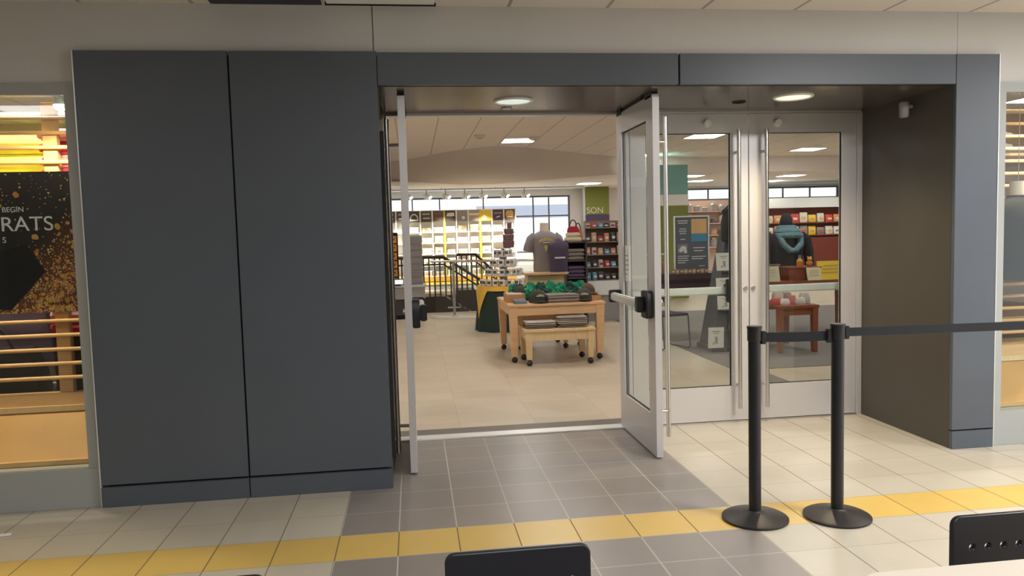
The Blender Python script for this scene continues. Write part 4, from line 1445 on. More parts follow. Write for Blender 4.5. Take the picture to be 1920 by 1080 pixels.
for c in range(-2, 9):
    nmc = {0: 'dark poster with a white arch', 1: 'brown poster with two pale lines', 2: 'plain brown poster', 3: 'dark poster with a cream blob', 4: 'grey poster with a white spot', 5: 'cream and brown banded poster',
           6: 'bright yellow poster', 7: 'maroon poster with a white dash', 8: 'brown poster with orange lines', -1: 'dark poster hidden nearest the left door', -2: 'dark poster at the far left end'}[c]
    b_ = thing('wall_poster', nmc + ' on top of the far merchandise wall', 'poster', (WX + (c + 0.5) * CW, WY - 0.01, 1.93), group='posters over the merchandise wall')
    bx(-0.15, 0.15, -0.008, 0, 0, 0.31).build('board', mat('poster_board_%s' % 'abcdefghijk'[c + 2], PCOL[c % 11], 0.6), b_)
    pr = MB()
    m_ = M_CREAMP
    if c == 0:
        for k in range(11):
            a = PI * k / 10
            pr.box(0.10 * math.cos(a) - .016, 0.10 * math.cos(a) + .016, -0.010, -0.007, 0.10 + 0.12 * math.sin(a) - .018, 0.10 + 0.12 * math.sin(a) + .018)
        pr.box(-0.12, 0.12, -0.010, -0.007, 0.04, 0.075)
        m_ = M_LIGHTTXT
    elif c == 3:
        pr.prism([(-0.11, 0.15), (-0.08, 0.24), (0.10, 0.25), (0.12, 0.16), (0.03, 0.14)], 'y', -0.010, -0.007)
    elif c == 4:
        pr.cyl((0.03, -0.010, 0.10), (0.03, -0.007, 0.10), 0.045, seg=16)
        m_ = M_WHITE
    elif c == 5:
        pr.box(-0.14, 0.14, -0.010, -0.007, 0.16, 0.22)
    elif c == 6:
        pr.prism([(-0.12, 0.02), (0.02, 0.02), (0.02, 0.14), (-0.06, 0.18), (-0.12, 0.12)], 'y', -0.010, -0.007)
        m_ = mat('pale_yellow_print', (0.9, 0.85, 0.5), 0.7)
    elif c == 7:
        pr.prism([(-0.06, 0.07), (0.05, 0.10), (0.07, 0.13), (-0.03, 0.11)], 'y', -0.010, -0.007).box(-0.11, 0.11, -0.010, -0.007, 0.2, 0.215)
        m_ = M_LIGHTTXT
    elif c == 8:
        for k, (a, zz) in enumerate(((0.09, 0.25), (0.11, 0.20), (0.11, 0.15), (0.09, 0.10))):
            pr.box(-a, a, -0.010, -0.007, zz - 0.017, zz + 0.017)
        m_ = mat('orange_print', (0.85, 0.50, 0.14), 0.7)
    else:
        pr.box(-0.10, 0.10, -0.010, -0.007, 0.21, 0.235).box(-0.09, 0.10, -0.010, -0.007, 0.09, 0.12)
        if c == 2:
            m_ = mat('rust_print', (0.26, 0.13, 0.07), 0.7)
    pr.build('print', m_, b_)
rng = random.Random(3)
GOODS = [mat('pale_yellow_goods', (0.86, 0.80, 0.40), 0.7), mat('cream_goods', (0.86, 0.78, 0.62), 0.7), mat('tan_goods', (0.60, 0.42, 0.25), 0.7), mat('white_goods', (0.86, 0.84, 0.82), 0.7), mat('blush_goods', (0.80, 0.60, 0.48), 0.7)]
GNAME = ['pale yellow', 'cream', 'tan', 'white', 'blush']
for ri, z in enumerate((1.64, 1.33, 1.02, 0.70, 0.40)):
    for c in range(0, 9):
        g_ = [4, 4, 2, 3, 4, 2, 0, 3, 3][c] if ri == 0 else [0, 0, 0, 0, 3, 3, 0, 3, 3][c] if ri == 1 else [1, 0, 1, 3, 2, 3, 4, 3, 3][c] if ri == 2 else rng.randrange(5)
        lab = '%s box in the %s column, %s shelf down, on the far wall' % (GNAME[g_], ORD[c], ORD[ri])
        b_ = thing('gift_box', lab, 'box', (WX + (c + 0.5) * CW, WY + 0.13, z), rng.uniform(-.06, .06), 'boxes on the merchandise wall')
        w = rng.uniform(0.10, 0.13)
        hh = rng.uniform(0.11, 0.2)
        MB().box(-w, w, -0.10, 0.10, 0, hh).build('carton', GOODS[g_], b_, bevel=0.006)
        MB().box(-w - 0.004, w + 0.004, -0.104, 0.104, hh * 0.78, hh + 0.004).build('lid', GOODS[(g_ + 1) % 5], b_, bevel=0.004)
        MB().box(-w * 0.5, w * 0.4, -0.102, -0.10, hh * 0.25, hh * 0.55).build('label_print', GOODS[2] if ri < 2 else M_GREYTXT, b_)
# track lights
t = thing('track_light', 'ceiling track with a row of bright spot heads before the far windows', 'light', (0, 16.4, 0))
bx(-1.5, 4.6, -0.02, 0.02, 2.79, 2.815).build('track', M_GREY, t)
for x in (-1.2, -0.33, 0.19, 0.71, 1.24, 1.72, 2.33, 2.9):
    hd = MB().cyl((x - 0.05, 0.0, 2.66), (x - 0.02, 0.08, 2.57), 0.045, 0.055, 14).build('spot_head', M_WHITE, t)
    MB().cyl((x - 0.02, 0.08, 2.57), (x - 0.0195, 0.083, 2.566), 0.05, seg=14).build('lens', M_SPOTLENS, hd)
    MB().cyl((x, 0, 2.64), (x, 0, 2.79), 0.012, seg=8).build('stem', M_GREY, hd)
    hd = MB().cyl((x + 0.05, 0.0, 2.66), (x + 0.10, -0.06, 2.58), 0.045, 0.055, 14).build('spot_head', M_WHITE, t)
    MB().cyl((x + 0.10, -0.06, 2.58), (x + 0.102, -0.0624, 2.5768), 0.05, seg=14).build('lens', M_SPOTLENS, hd)
for x in (-0.9, 0.6, 2.1, 3.5):
    MB().cyl((x, 0, 2.815), (x, 0, BACK_Z), 0.01, seg=8).build('hanger', M_GREY, t)
for x in (-0.4, 0.7, 1.8, 2.7):
    spot_light('track_lamp', (x, 16.0, 2.55), (x, 17.05, 0.95), 300, (1.0, 0.93, 0.80), 62, 0.7, 0.06)

# ------------------------------------------------------------------ columns, hanging sign
t = thing('column', 'white column with an olive green sign panel past the glass door', 'column', (5.18, 17.3, 0))
bx(-0.30, 0.34, 0.0, 0.55, 0, BACK_Z - 0.002).build('shaft', M_STOREWALL, t)
bx(-0.35, 0.36, -0.04, 0.0, 2.04, BACK_Z - 0.002).build('sign_panel', M_GREEN, t)
bx(-0.35, 0.36, -0.05, 0.0, 1.67, 2.03).build('dark_panel', M_PURPLE, t)
text('lettering', 'SON', 0.25, mat('sign_letter', (0.62, 0.62, 0.50), 0.6), t, (-0.325, -0.042, 2.075), sx=1.0)
t['kind'] = 'structure'
t = thing('column', 'wide column painted teal above and olive green below, behind the closed door', 'column', (5.42, 11.6, 0))
bx(-0.42, 0.42, 0.0, 0.5, 2.30, 2.95).build('upper_shaft', M_TEAL, t)
bx(-0.425, 0.425, -0.005, 0.505, 2.06, 2.30).build('pale_band', M_STOREWALL, t)
bx(-0.42, 0.42, 0.0, 0.5, 0, 2.06).build('lower_shaft', M_GREEN, t)
t['kind'] = 'structure'

# ------------------------------------------------------------------ bag tower and gift rack
t = thing('bag_tower', 'dark shelf tower with bags right of the shirt forms', 'shelf', (2.39, 7.6, 0))
for z in (0.05, 0.42, 0.80, 1.08, 1.38):
    bx(-0.17, 0.17, -0.17, 0.17, z - 0.02, z).build('shelf_board', mat('tower_dark', (0.06, 0.045, 0.05), 0.6), t)
for sx in (-1, 1):
    bx(sx * 0.17 - 0.012, sx * 0.17 + 0.012, -0.17, 0.17, 0, 1.40).build('side_panel', MATS['tower_dark'], t)
bx(-0.17, 0.17, 0.16, 0.175, 0, 1.40).build('back_panel', MATS['tower_dark'], t)
M_CREAMC = mat('cream_cotton', (0.62, 0.56, 0.40), 0.9)
for k, (x, z, w) in enumerate(((-0.03, 1.3805, 0.26), (-0.03, 1.455, 0.2))):
    folded('pillow', '%s cream cushion up on the bag tower' % ORD[k], 'cushion', (2.39 + x, 7.55, z), w, 0.2, 0.073, M_CREAMC, 0.1 * k, 'cushions on the bag tower')


def handbag(lab, x, y, z, w, h, mt):
    b = thing('handbag', lab, 'bag', (x, y, z), group='bags on the bag tower')
    MB().loft([sring(0, 0, zz * h, w * s, 0.06 * s, 20, 0.6) for zz, s in ((0, .95), (.1, 1), (.6, .95), (1, .7))]).build('body', mt, b)
    MB().tube([(w * 0.55 * math.cos(PI * i / 14), 0, h * 0.95 + 0.11 * math.sin(PI * i / 14)) for i in range(15)], 0.009, 8).build('handle', M_BAG, b)
    return b


handbag('red handbag with a tall black handle on top of the bag tower', 2.40, 7.68, 1.53, 0.10, 0.10, M_RED)
handbag('orange handbag behind the cushions on the bag tower', 2.49, 7.72, 1.3805, 0.08, 0.20, mat('orange_leather', (0.52, 0.20, 0.06), 0.6))
for k, (z, mt_, nm) in enumerate(((0.4205, M_SH[1], 'pale'), (0.8005, M_PURPLE, 'plum'), (1.0805, M_SH[0], 'grey'))):
    for j in range(3):
        folded('folded_shirt', '%s %s shirt up on the %s shelf of the bag tower' % (ORD[j], nm, ORD[k]), 'shirt', (2.39, 7.58, z + 0.062 * j), 0.28, 0.28, 0.06, mt_, 0.02 * j, 'shirts on the bag tower')
t = thing('gift_rack', 'tall rack of small colourful gifts at the right of the doorway', 'rack', (3.03, 8.2, 0))
for z in (0.70, 0.92, 1.14, 1.36, 1.60):
    bx(-0.34, 0.34, -0.12, 0.12, z - 0.012, z).build('shelf_board', M_GREY, t)
for sx in (-1, 1):
    bx(sx * 0.34 - 0.01, sx * 0.34 + 0.01, -0.12, 0.12, 0.0, 1.72).build('side_panel', M_GREY, t)
bx(-0.34, 0.34, 0.12, 0.13, 0.0, 1.72).build('back_panel', mat('rack_back', (0.30, 0.20, 0.15), 0.7), t)
bx(-0.36, 0.36, -0.20, 0.12, 0.45, 0.688).build('base_box', M_WHITE, t)
bx(-0.34, 0.34, -0.16, 0.12, 0.0, 0.45).build('plinth', M_GREY, t)
GC = [((0.50, 0.06, 0.05), 'red'), ((0.70, 0.42, 0.20), 'apricot'), ((0.55, 0.50, 0.45), 'grey'), ((0.05, 0.05, 0.06), 'black'), ((0.62, 0.25, 0.12), 'rust'), ((0.12, 0.30, 0.45), 'blue')]
for ri, z in enumerate((0.70, 0.92, 1.14, 1.36, 1.60)):
    for c in range(6):
        q = (ri * 5 + c * 4 + (c // 2)) % 6
        if ri == 0:
            q = 3 if c > 1 else 5
        b_ = thing('gift_pouch', '%s gift pouch, %s from the left on the %s shelf up of the gift rack' % (GC[q][1], ORD[c], ORD[ri]), 'gift', (3.03 - 0.28 + 0.112 * c, 8.16, z), rng.uniform(-.3, .3), 'pouches on the gift rack')
        hh = rng.uniform(0.09, 0.16) if ri < 4 else 0.08
        MB().loft([sring(0, 0, zz * hh, 0.046 * s, 0.03 * s2, 16, 0.6) for zz, s, s2 in ((0, .9, .9), (.15, 1, 1), (.7, .95, .8), (.95, .9, .25), (1, .9, .2))]).build('body', mat('pouch_' + GC[q][1], GC[q][0], 0.5), b_)
        MB().box(-0.028, 0.028, -0.034, -0.029, hh * 0.3, hh * 0.6).build('print', M_LIGHTTXT if q != 2 else M_RED, b_)

# ------------------------------------------------------------------ behind the closed doors: sign table
SY = 5.5
t = thing('sign_table', 'long dark purple clothed table behind the left closed door', 'table', (3.55, 5.55, 0))
bx(-0.75, 0.60, -0.28, 0.32, 0.90, 0.93).build('tabletop', mat('table_plum', (0.06, 0.028, 0.035), 0.6), t)
MB().loft([rr_ for rr_ in [[(a, b, z) for a, b in ((-0.755, -0.285), (-0.4, -0.29), (0.0, -0.283), (0.4, -0.29), (0.605, -0.285), (0.605, 0.325), (-0.755, 0.325))] for z in (0.72, 0.9305)]]).build('cloth', MATS['table_plum'], t)
for sx in (-0.66, 0.5):
    for sy in (-0.2, 0.24):
        MB().box(sx - 0.02, sx + 0.02, sy - 0.02, sy + 0.02, 0.0, 0.905).build('leg', M_PURPLE, t)
t = thing('framed_sign', 'white framed slate sign with an orange and blue picture on the dark table', 'sign', (3.555, 5.36, 0.9315))
W, H_ = 0.25, 0.735
f = MB()
f.box(-W, W, 0, 0.02, 0.04, 0.058).box(-W, W, 0, 0.02, H_ + 0.03, H_ + 0.048).box(-W, -W + 0.018, 0, 0.02, 0.058, H_ + 0.03).box(W - 0.018, W, 0, 0.02, 0.058, H_ + 0.03)
f.build('frame', M_WHITE, t, bevel=0.002)
bx(-W + 0.018, W - 0.018, 0.006, 0.016, 0.058, H_ + 0.03).build('panel', M_SLATE, t)
bx(-0.005, 0.215, 0.003, 0.006, 0.54, 0.74).build('orange_picture', mat('sunset_print', (0.72, 0.42, 0.18), 0.6, var=0.15, vscale=4), t)
bx(-0.005, 0.215, 0.003, 0.006, 0.43, 0.54).build('blue_picture', mat('blue_print', (0.06, 0.28, 0.45), 0.6), t)
MB().box(-0.20, -0.06, 0.004, 0.006, 0.27, 0.40).build('photo_print', mat('photo_print_grey', (0.22, 0.22, 0.24), 0.6), t)
MB().ell((-0.12, 0.0035, 0.34), 0.045, 0.002, 0.035).ell((-0.155, 0.0035, 0.315), 0.03, 0.002, 0.025).ell((-0.09, 0.0035, 0.30), 0.02, 0.002, 0.03).build('photo_shape', M_LIGHTTXT, t)
f = MB()
for (x0_, x1_, z_) in ((-.20, -.05, .71), (-.19, -.06, .68), (-.17, -.08, .60), (-.18, -.07, .57), (-.17, -.08, .54), (-.16, -.09, .46), (-.20, -.04, .23), (-.20, -.06, .20), (-.20, -.05, .17), (-.20, -.09, .14), (.02, .19, .34), (.03, .16, .30), (.0, .2, .22), (.0, .16, .19), (.10, .19, .09)):
    f.box(x0_, x1_, 0.0035, 0.006, z_, z_ + 0.011)
f.build('printed_lines', M_LIGHTTXT, t)
f = MB()
f.box(-0.16, 0.16, -0.06, 0.10, 0.0, 0.012).box(-0.05, 0.05, 0.016, 0.03, 0.012, 0.06).box(-0.16, 0.16, -0.004, 0.028, 0.012, 0.04)
f.build('foot', M_WHITE, t)
M_BK = [mat('book_rust', (0.36, 0.14, 0.07), 0.6), mat('book_tan', (0.50, 0.34, 0.22), 0.6), mat('book_plum', (0.14, 0.05, 0.06), 0.6)]
for k in range(9):
    x = 3.26 + 0.058 * k
    b_ = thing('book', '%s small book from the left in the row before the framed sign' % ORD[k], 'book', (x, 5.285, 0.9315), 0, 'books before the framed sign')
    MB().box(-0.024, 0.024, -0.012, 0.012, 0, 0.062).build('cover', M_BK[k % 2], b_)
    MB().box(-0.018, 0.018, -0.0135, -0.012, 0.02, 0.045).build('print', M_CREAMP, b_)
for k, (x, y, hh, c) in enumerate(((2.98, 5.36, 0.17, (0.62, 0.44, 0.28)), (3.09, 5.42, 0.24, (0.66, 0.48, 0.30)), (3.20, 5.40, 0.15, (0.45, 0.28, 0.18)))):
    b_ = thing('wooden_block', '%s tan block from the left at the left end of the dark table' % ORD[k], 'block', (x, y, 0.9315), 0, 'blocks on the dark table')
    MB().box(-0.045, 0.045, -0.04, 0.04, 0, hh).build('body', mat('block_%s' % 'abc'[k], c, 0.6), b_, bevel=0.006)
    MB().box(-0.03, 0.03, -0.042, -0.04, hh * 0.3, hh * 0.6).build('label_print', M_CREAMP, b_)
t = thing('sled_chair', 'grey metal sled chair under the dark table', 'chair', (3.0, 4.85, 0), 0.3)
M_CH2 = mat('chair_grey', (0.10, 0.10, 0.11), 0.6)
for sg in (-1, 1):
    MB().tube([(sg * 0.2, 0.22, 0.8), (sg * 0.2, 0.2, 0.45), (sg * 0.2, 0.22, 0.03), (sg * 0.2, 0.15, 0.012), (sg * 0.2, -0.2, 0.012), (sg * 0.2, -0.24, 0.04), (sg * 0.2, -0.2, 0.43)], 0.010, 8).build('sled_leg', M_CH2, t)
MB().box(-0.2, 0.2, -0.22, 0.2, 0.43, 0.46).build('seat', M_PURPLE, t, bevel=0.01)
MB().box(-0.2, 0.2, 0.2, 0.225, 0.58, 0.82).build('backrest', M_PURPLE, t, bevel=0.008)
# card display
t = thing('card_display', 'tall dark floor display with white cards behind the left closed door', 'display', (3.72, 4.5, 0))
M_DISP = mat('display_slate', (0.085, 0.09, 0.10), 0.6)
bx(-0.33, 0.33, -0.22, 0.28, 0.0, 0.07).build('base', M_DISP, t)
MB().loft([[(-0.30, -0.20, 0.07), (0.30, -0.20, 0.07), (0.30, 0.26, 0.07), (-0.30, 0.26, 0.07)], [(-0.13, -0.05, 0.95), (0.30, -0.05, 0.95), (0.30, 0.26, 0.95), (-0.13, 0.26, 0.95)], [(-0.02, 0.05, 1.50), (0.30, 0.05, 1.50), (0.30, 0.26, 1.50), (-0.02, 0.26, 1.50)]]).build('body', M_DISP, t)
for k, z in enumerate((0.28, 0.52, 0.74, 1.0)):
    yy = -0.20 + 0.25 * (z - 0.07) / 1.48
    bx(-0.25 + 0.14 * z, 0.31, yy - 0.07, yy + 0.01, z - 0.012, z).build('pocket_ledge', M_DISP, t)
for k, (x, z, w, hh, rz) in enumerate(((3.415, 0.07, 0.10, 0.25, 0.06), (3.60, 0.525, 0.105, 0.17, 0), (3.60, 0.745, 0.105, 0.17, 0), (3.62, 1.005, 0.10, 0.22, -0.03), (3.70, 0.285, 0.08, 0.17, 0.1))):
    zz = z
    yy = 4.5 - 0.20 + 0.25 * (zz - 0.07) / 1.48
    b_ = thing('greeting_card', '%s' % ('large white card leaning at the foot of the card display', 'white card with a dark picture, second pocket up of the card display', 'white card with grey picture, third pocket up of the card display',
               'white card with green print, top pocket of the card display', 'small white card in the lowest pocket of the card display')[k], 'card', (x, yy - 0.035 - (0.05 if k == 0 else 0), zz + 0.001), 0, 'white cards on the card display')
    sh = [(-w, 0), (w, 0), (w, hh), (-w, hh)]
    MB().loft([[(p[0] + rz * p[1], -0.004 + p[1] * 0.1, p[1] + 0.0) for p in sh], [(p[0] + rz * p[1], 0.0 + p[1] * 0.1, p[1] + 0.0) for p in sh]]).build('card', M_PAPER, b_)
    pr = MB()
    for (a, b, c, d_) in ((-.5, .5, .78, .83), (-.3, .3, .68, .72), (-.15, .2, .2, .55), (-.4, -.25, .15, .3)):
        pr.loft([[(w * a_ + rz * hh * c_, y_ + hh * c_ * 0.1, hh * c_) for a_, c_ in ((a, c), (b, c), (b, d_), (a, d_))] for y_ in (-0.0055, -0.0038)])
    pr.build('print', mat('card_print', (0.36, 0.38, 0.30), 0.7), b_)
t = thing('backpack', 'black backpack with grey print hung on top of the card display', 'bag', (3.74, 4.42, 1.36))
MB().loft([sring(0, 0, z, w, d_, 22, 0.6) for z, w, d_ in ((0, .13, .07), (.03, .15, .09), (.25, .15, .09), (.38, .12, .07), (.42, .07, .04))]).build('body', M_BAG, t)
MB().loft([sring(0, -0.09, z, w, 0.02, 18, 0.6) for z, w in ((0.03, .10), (0.05, .11), (0.17, .11), (0.19, .10))]).build('pocket', M_BAG, t)
bx(-0.09, 0.05, -0.113, -0.105, 0.10, 0.125).build('print', M_LIGHTTXT, t)
MB().ell((-0.02, -0.07, 0.32), 0.07, 0.03, 0.05).build('grey_patch', M_GREY, t)
MB().tube([(-0.12, -0.03, 0.30), (-0.15, -0.02, 0.38), (-0.05, 0, 0.46), (0.05, 0, 0.43)], 0.012, 8).build('strap', M_BAG, t)

# ------------------------------------------------------------------ behind the right closed door
M_REDT = M_REDWOOD


def wood_table(lab, x0, x1, y0, y1, h, lw=0.035):
    cx, cy = (x0 + x1) / 2, (y0 + y1) / 2
    t_ = thing('display_table', lab, 'table', (cx, cy, 0), group='cherry display tables')
    hx, hy = (x1 - x0) / 2, (y1 - y0) / 2
    MB().box(-hx, hx, -hy, hy, h - 0.035, h).build('tabletop', M_REDT, t_, bevel=0.005)
    f_ = MB().box(-hx + .03, hx - .03, -hy + .03, -hy + .05, h - 0.12, h - 0.035).box(-hx + .03, hx - .03, hy - .05, hy - .03, h - 0.12, h - 0.035)
    f_.build('apron', M_REDT, t_)
    for sx in (-1, 1):
        for sy in (-1, 1):
            MB().taper((sx * (hx - lw - .01), sy * (hy - lw - .01), 0), (lw * .8, lw * .8), (sx * (hx - lw - .01), sy * (hy - lw - .01), h - 0.035), (lw, lw)).build('leg', M_REDT, t_)
    return t_


wood_table('lower cherry wood table behind the right closed door', 4.09, 4.62, 3.95, 4.75, 0.58)
wood_table('taller cherry wood table behind the lower one', 4.30, 6.0, 4.95, 5.85, 0.80)
t = thing('display_block', 'cherry wood plinth in the middle of the taller table', 'plinth', (5.02, 5.25, 0.8))
bx(-0.22, 0.22, -0.2, 0.2, 0, 0.16).build('body', M_REDT, t, bevel=0.004)
bx(-0.24, 0.24, -0.22, 0.22, 0.16, 0.18).build('top_board', M_REDT, t, bevel=0.004)
# goods on the lower table
for k, (x, y, w, hh, c, nm) in enumerate(((3.86, 4.15, 0.07, 0.08, (0.55, 0.08, 0.08), 'red'), (4.00, 4.12, 0.07, 0.07, (0.72, 0.70, 0.66), 'white'), (4.15, 4.15, 0.065, 0.11, (0.60, 0.20, 0.18), 'rose'), (4.29, 4.12, 0.07, 0.08, (0.70, 0.68, 0.62), 'cream'),
                                           (4.43, 4.18, 0.07, 0.13, (0.55, 0.55, 0.50), 'grey'), (4.08, 4.40, 0.08, 0.14, (0.70, 0.60, 0.50), 'beige'), (4.26, 4.42, 0.08, 0.12, (0.30, 0.28, 0.28), 'charcoal'))):
    b_ = thing('gift_bag', '%s gift bag on the lower cherry table' % nm, 'gift', (4.16 + (x - 3.86) * 0.68, y, 0.5805), 0.2 * ((k * 3) % 4 - 1.5), 'gifts on the lower cherry table')
    MB().loft([sring(0, 0, z * hh, w * s, w * 0.7 * s, 18, 0.7) for z, s in ((0, .9), (.2, 1), (.7, .9), (1, .7))]).build('body', mat('gift_' + nm, c, 0.5), b_)
    MB().torus((0, 0, hh * 0.8), w * 0.7, 0.006, 18, 6, squash=.7).build('ribbon', M_LIGHTTXT, b_)
for (lab, x, y, z, w, hh, c, pc) in (('cream shelf sign standing on the left of the taller table', 4.50, 5.02, 0.801, 0.15, 0.20, (0.60, 0.58, 0.40), (0.42, 0.40, 0.28)),
                                    ('cream book display left of the yellow one', 5.13, 4.99, 0.801, 0.10, 0.17, (0.62, 0.55, 0.36), (0.5, 0.42, 0.25)),
                                    ('bright yellow book display at the right of the taller table', 5.38, 5.02, 0.801, 0.18, 0.25, (0.78, 0.58, 0.04), (0.55, 0.30, 0.06))):
    b_ = thing('book_display', lab, 'display', (x, y, z))
    MB().prism([(-0.02, 0), (0.0, 0), (0.05, hh), (0.03, hh)], 'x', -w, w).build('board', mat('display_board_' + lab.split()[1] + lab.split()[-1], c, 0.6), b_)
    MB().prism([(0.04, 0), (0.06, 0), (0.05, hh * 0.9), (0.035, hh * 0.9)], 'x', -0.02, 0.02).build('strut', M_GREY, b_)
    pr = MB()
    for i in range(3):
        zz = hh * (0.35 + 0.18 * i)
        pr.prism([(-0.0225 + 0.05 * zz / hh, zz), (-0.0185 + 0.05 * zz / hh, zz), (-0.0175 + 0.05 * (zz + 0.02) / hh, zz + 0.02), (-0.0215 + 0.05 * (zz + 0.02) / hh, zz + 0.02)], 'x', -w * (0.7 - 0.1 * i), w * (0.6 + 0.05 * i))
    pr.build('printed_lines', mat('display_print_' + lab.split()[1] + lab.split()[-1], pc, 0.6), b_)
# bust with scarf
M_DARKJ = mat('black_jersey', (0.014, 0.014, 0.018), 0.9)
t = bust('mannequin_bust', 'black hooded top with a teal scarf on a bust behind the right closed door', (5.12, 5.75, 0.8), 1.25, M_DARKJ, M_DARKJ, long=True)
M_SCARF = mat('teal_scarf', (0.11, 0.21, 0.245), 0.9, var=0.25, vscale=20)
MB().ell((0, 0, 0.80), 0.085, 0.10, 0.125, 18, 12, 0.05, 3).build('head_form', M_DARKJ, t)
for k, (R_, z, sq, r_) in enumerate(((0.11, 0.71, .85, .042), (0.14, 0.66, .9, .048), (0.165, 0.605, .95, .044))):
    MB().torus((0, -0.015 - 0.012 * k, z), R_, r_, 30, 8, squash=sq).build('scarf', M_SCARF, t)
MB().tube([(-0.16, -0.09, 0.62), (-0.13, -0.17, 0.48), (-0.04, -0.20, 0.39), (0.04, -0.20, 0.39), (0.13, -0.17, 0.48), (0.16, -0.09, 0.62)], 0.046, 10).build('scarf', M_SCARF, t)
t = thing('bottle', 'small amber and blue bottle beside the cherry plinth', 'bottle', (5.02, 5.18, 0.981))
MB().lathe([(0.035, 0), (0.04, 0.01), (0.04, 0.08), (0.018, 0.11), (0.018, 0.13)], seg=18).build('body', mat('amber_bottle', (0.62, 0.28, 0.05), 0.3), t)
MB().cyl((0, 0, 0.13), (0, 0, 0.155), 0.02, seg=14).build('cap', mat('blue_cap', (0.08, 0.2, 0.7), 0.3), t)
t = thing('bear_ornament', 'small amber bear ornament on the cherry plinth', 'ornament', (5.15, 5.16, 0.981))
MB().ell((0, 0, 0.04), 0.045, 0.035, 0.04).ell((0, -0.01, 0.10), 0.032, 0.03, 0.03).ell((-0.022, 0, 0.128), 0.012, 0.008, 0.012).ell((0.022, 0, 0.128), 0.012, 0.008, 0.012).build('body', MATS['amber_bottle'], t)
t = thing('silver_tray', 'long silver pen tray on a stand before the scarf bust', 'tray', (4.62, 5.35, 0.8))
MB().prism([(-0.03, 0.19), (0.03, 0.19), (0.035, 0.215), (-0.035, 0.215)], 'x', -0.19, 0.19).build('tray', M_STEEL, t, bevel=0.004)
bx(-0.15, 0.15, -0.03, 0.03, 0.0, 0.19).build('stand', M_DARKJ, t)

# ------------------------------------------------------------------ far right wall of gifts
RY = 16.0
t = thing('gift_shelving', 'oxblood shelving wall with colourful packets at the far right', 'shelving', (11.0, RY, 0))
bx(-1.75, 3.6, 0.3, 0.34, 0.0, 2.06).build('back_panel', M_REDWALL, t)
bx(-1.75, 3.6, -0.05, 0.34, 2.06, 2.34).build('white_fascia', M_WHITE, t)
for z in (1.64, 1.28):
    bx(-1.75, 3.6, 0.0, 0.3, z - 0.03, z).build('shelf_board', M_REDT, t)
bx(-1.75, 3.6, 0.02, 0.3, 0.0, 1.20).build('base_panel', M_REDWALL, t)
PK = [((0.78, 0.74, 0.68), 'white'), ((0.70, 0.08, 0.06), 'red'), ((0.82, 0.60, 0.06), 'yellow'), ((0.85, 0.80, 0.72), 'ivory'), ((0.80, 0.35, 0.15), 'orange'), ((0.25, 0.24, 0.22), 'charcoal')]
PROW = {0: [3, 1, 0, 4, 0, 1, 0, 2, 0, 1, 4, 3, 0, 3, 0, 2], 1: [0, 5, 3, 4, 2, 3, 5, 2, 5, 0, 3, 5, 2, 0, 5, 3], 2: [5, 0, 5, 3, 5, 5, 0, 0, 5, 0, 5, 4, 5, 0, 3, 5]}
for ri, z in enumerate((1.64, 1.28)):
    for c in range(16):
        q = PROW[ri][c]
        b_ = thing('gift_packet', '%s packet, %s from the left on the %s shelf down of the oxblood wall' % (PK[q][1], ORD[c], ORD[ri]), 'packet', (9.42 + 0.262 * c, RY + 0.14, z), rng.uniform(-.15, .15), 'packets on the oxblood wall')
        hh = rng.uniform(0.20, 0.29)
        MB().loft([sring(0, 0, zz * hh, 0.115 * s, 0.06 * s2, 14, 0.5) for zz, s, s2 in ((0, .95, .8), (.15, 1, 1), (.75, 1, .8), (1, .95, .2))]).build('body', mat('packet_' + PK[q][1], PK[q][0], 0.5), b_)
        MB().box(-0.06, 0.06, -0.066, -0.055, hh * 0.3, hh * 0.55).build('print', mat('packet_' + PK[(q + 2) % 6][1], PK[(q + 2) % 6][0], 0.5), b_)

t = thing('souvenir_shelving', 'blush shelving with grey and cream souvenirs seen behind the framed sign', 'shelving', (7.7, 15.0, 0))
M_BLUSH = mat('blush_panel', (0.62, 0.42, 0.33), 0.7)
bx(-0.9, 1.1, 0.25, 0.28, 0.0, 2.30).build('back_panel', M_BLUSH, t)
for z in (2.0, 1.68, 1.36, 1.04):
    bx(-0.9, 1.1, 0.0, 0.25, z - 0.025, z).build('shelf_board', M_BLUSH, t)
for x in (-0.92, 1.10):
    bx(x, x + 0.02, 0.0, 0.28, 0.0, 2.30).build('side_panel', M_BLUSH, t)
SV = [((0.30, 0.28, 0.27), 'grey'), ((0.70, 0.60, 0.45), 'cream'), ((0.14, 0.12, 0.11), 'dark'), ((0.52, 0.30, 0.18), 'brown')]
for ri, z in enumerate((2.0, 1.68, 1.36, 1.04)):
    for c in range(8):
        q = 0 if ri == 0 else (ri + c * 3 + c // 3) % 4
        b_ = thing('souvenir_jar', '%s souvenir jar, %s from the left on the %s shelf down of the blush shelving' % (SV[q][1], ORD[c], ORD[ri]), 'jar', (6.93 + 0.235 * c, 15.12, z), 0, 'souvenirs on the blush shelving')
        hh = 0.13 + 0.05 * ((c * 5 + ri) % 3)
        MB().lathe([(0.07, 0), (0.085, 0.02), (0.085, hh * 0.75), (0.05, hh * 0.9)], seg=18).build('body', mat('souvenir_' + SV[q][1], SV[q][0], 0.5), b_)
        MB().cyl((0, 0, hh * 0.9), (0, 0, hh), 0.055, seg=16).build('lid', mat('souvenir_' + SV[(q + 1) % 4][1], SV[(q + 1) % 4][0], 0.5), b_)

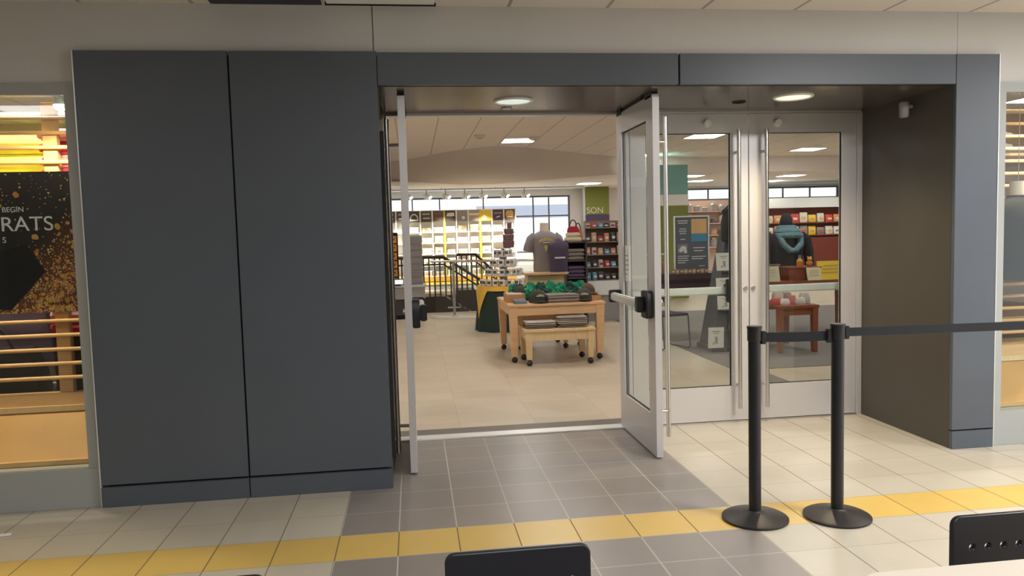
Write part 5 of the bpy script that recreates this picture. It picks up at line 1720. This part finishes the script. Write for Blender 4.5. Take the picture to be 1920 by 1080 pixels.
# ------------------------------------------------------------------ shop ceiling lights
TRO = [(1.72, 8.95, STORE_Z), (5.05, 8.65, STORE_Z), (8.38, 11.1, STORE_Z), (5.0, 11.9, STORE_Z), (-1.8, 5.2, STORE_Z), (1.7, 5.2, STORE_Z), (5.05, 5.0, STORE_Z), (8.4, 5.0, STORE_Z), (-1.8, 8.95, STORE_Z), (8.4, 8.2, STORE_Z), (-4.0, 3.0, STORE_Z), (-2.6, 1.9, STORE_Z),
       (1.2, 2.4, STORE_Z), (5.05, 2.2, STORE_Z), (11.8, 8.0, STORE_Z), (4.55, 15.6, BACK_Z), (9.5, 14.0, BACK_Z), (7.6, 15.4, BACK_Z), (9.9, 16.0, BACK_Z), (11.6, 14.6, BACK_Z), (6.6, 13.5, BACK_Z)]
TL = ['square ceiling light straight above the hat table in view', 'square ceiling light at the top of the left closed door glass', 'square ceiling light high in the right closed door glass', 'square ceiling light seen beside the open right door edge',
      'ceiling light over the left of the shop front', 'ceiling light over the front middle of the shop', 'ceiling light over the card display', 'ceiling light over the right front of the shop', 'ceiling light over the left middle of the shop',
      'ceiling light over the right middle of the shop', 'ceiling light behind the left display shelf', 'ceiling light glimpsed high in the left display window', 'ceiling light just inside the open doors', 'ceiling light just inside the closed doors', 'ceiling light near the right shop wall',
      'low back ceiling light right of the curved bulkhead', 'low back ceiling light over the oxblood wall, middle of the right door glass', 'low back ceiling light before the clerestory', 'low back ceiling light nearest the clerestory windows', 'low back ceiling light at the right edge of the right door glass', 'low back ceiling light left in the back row']
pt = None
for (x, y, z), lab in zip(TRO, TL):
    if pt is None:
        pt = thing('ceiling_light', lab, 'light', (x, y, z), 0, 'square shop ceiling lights')
        f = MB()
        f.box(-0.31, 0.31, -0.31, -0.28, -0.012, 0).box(-0.31, 0.31, 0.28, 0.31, -0.012, 0).box(-0.31, -0.28, -0.28, 0.28, -0.012, 0).box(0.28, 0.31, -0.28, 0.28, -0.012, 0)
        f.build('frame', M_WHITE, pt)
        bx(-0.28, 0.28, -0.28, 0.28, -0.009, -0.003).build('diffuser', M_LAMP, pt)
    else:
        dup(pt, (x, y, z), 0, lab)
for k, (x, y, z, lab) in enumerate(((0.95, 8.2, STORE_Z, 'small dark ceiling speaker above the doorway, left of the square light'), (1.93, 8.55, STORE_Z, 'small round smoke detector beside the square ceiling light'))):
    t = thing('smoke_detector', lab, 'detector', (x, y, z))
    MB().lathe([(0.10, 0), (0.10, -0.02), (0.07, -0.05), (0.03, -0.055)]).build('body', M_BULK, t)
    MB().cyl((0, 0, -0.06), (0, 0, -0.052), 0.035, seg=16).build('grille', M_GREY, t)
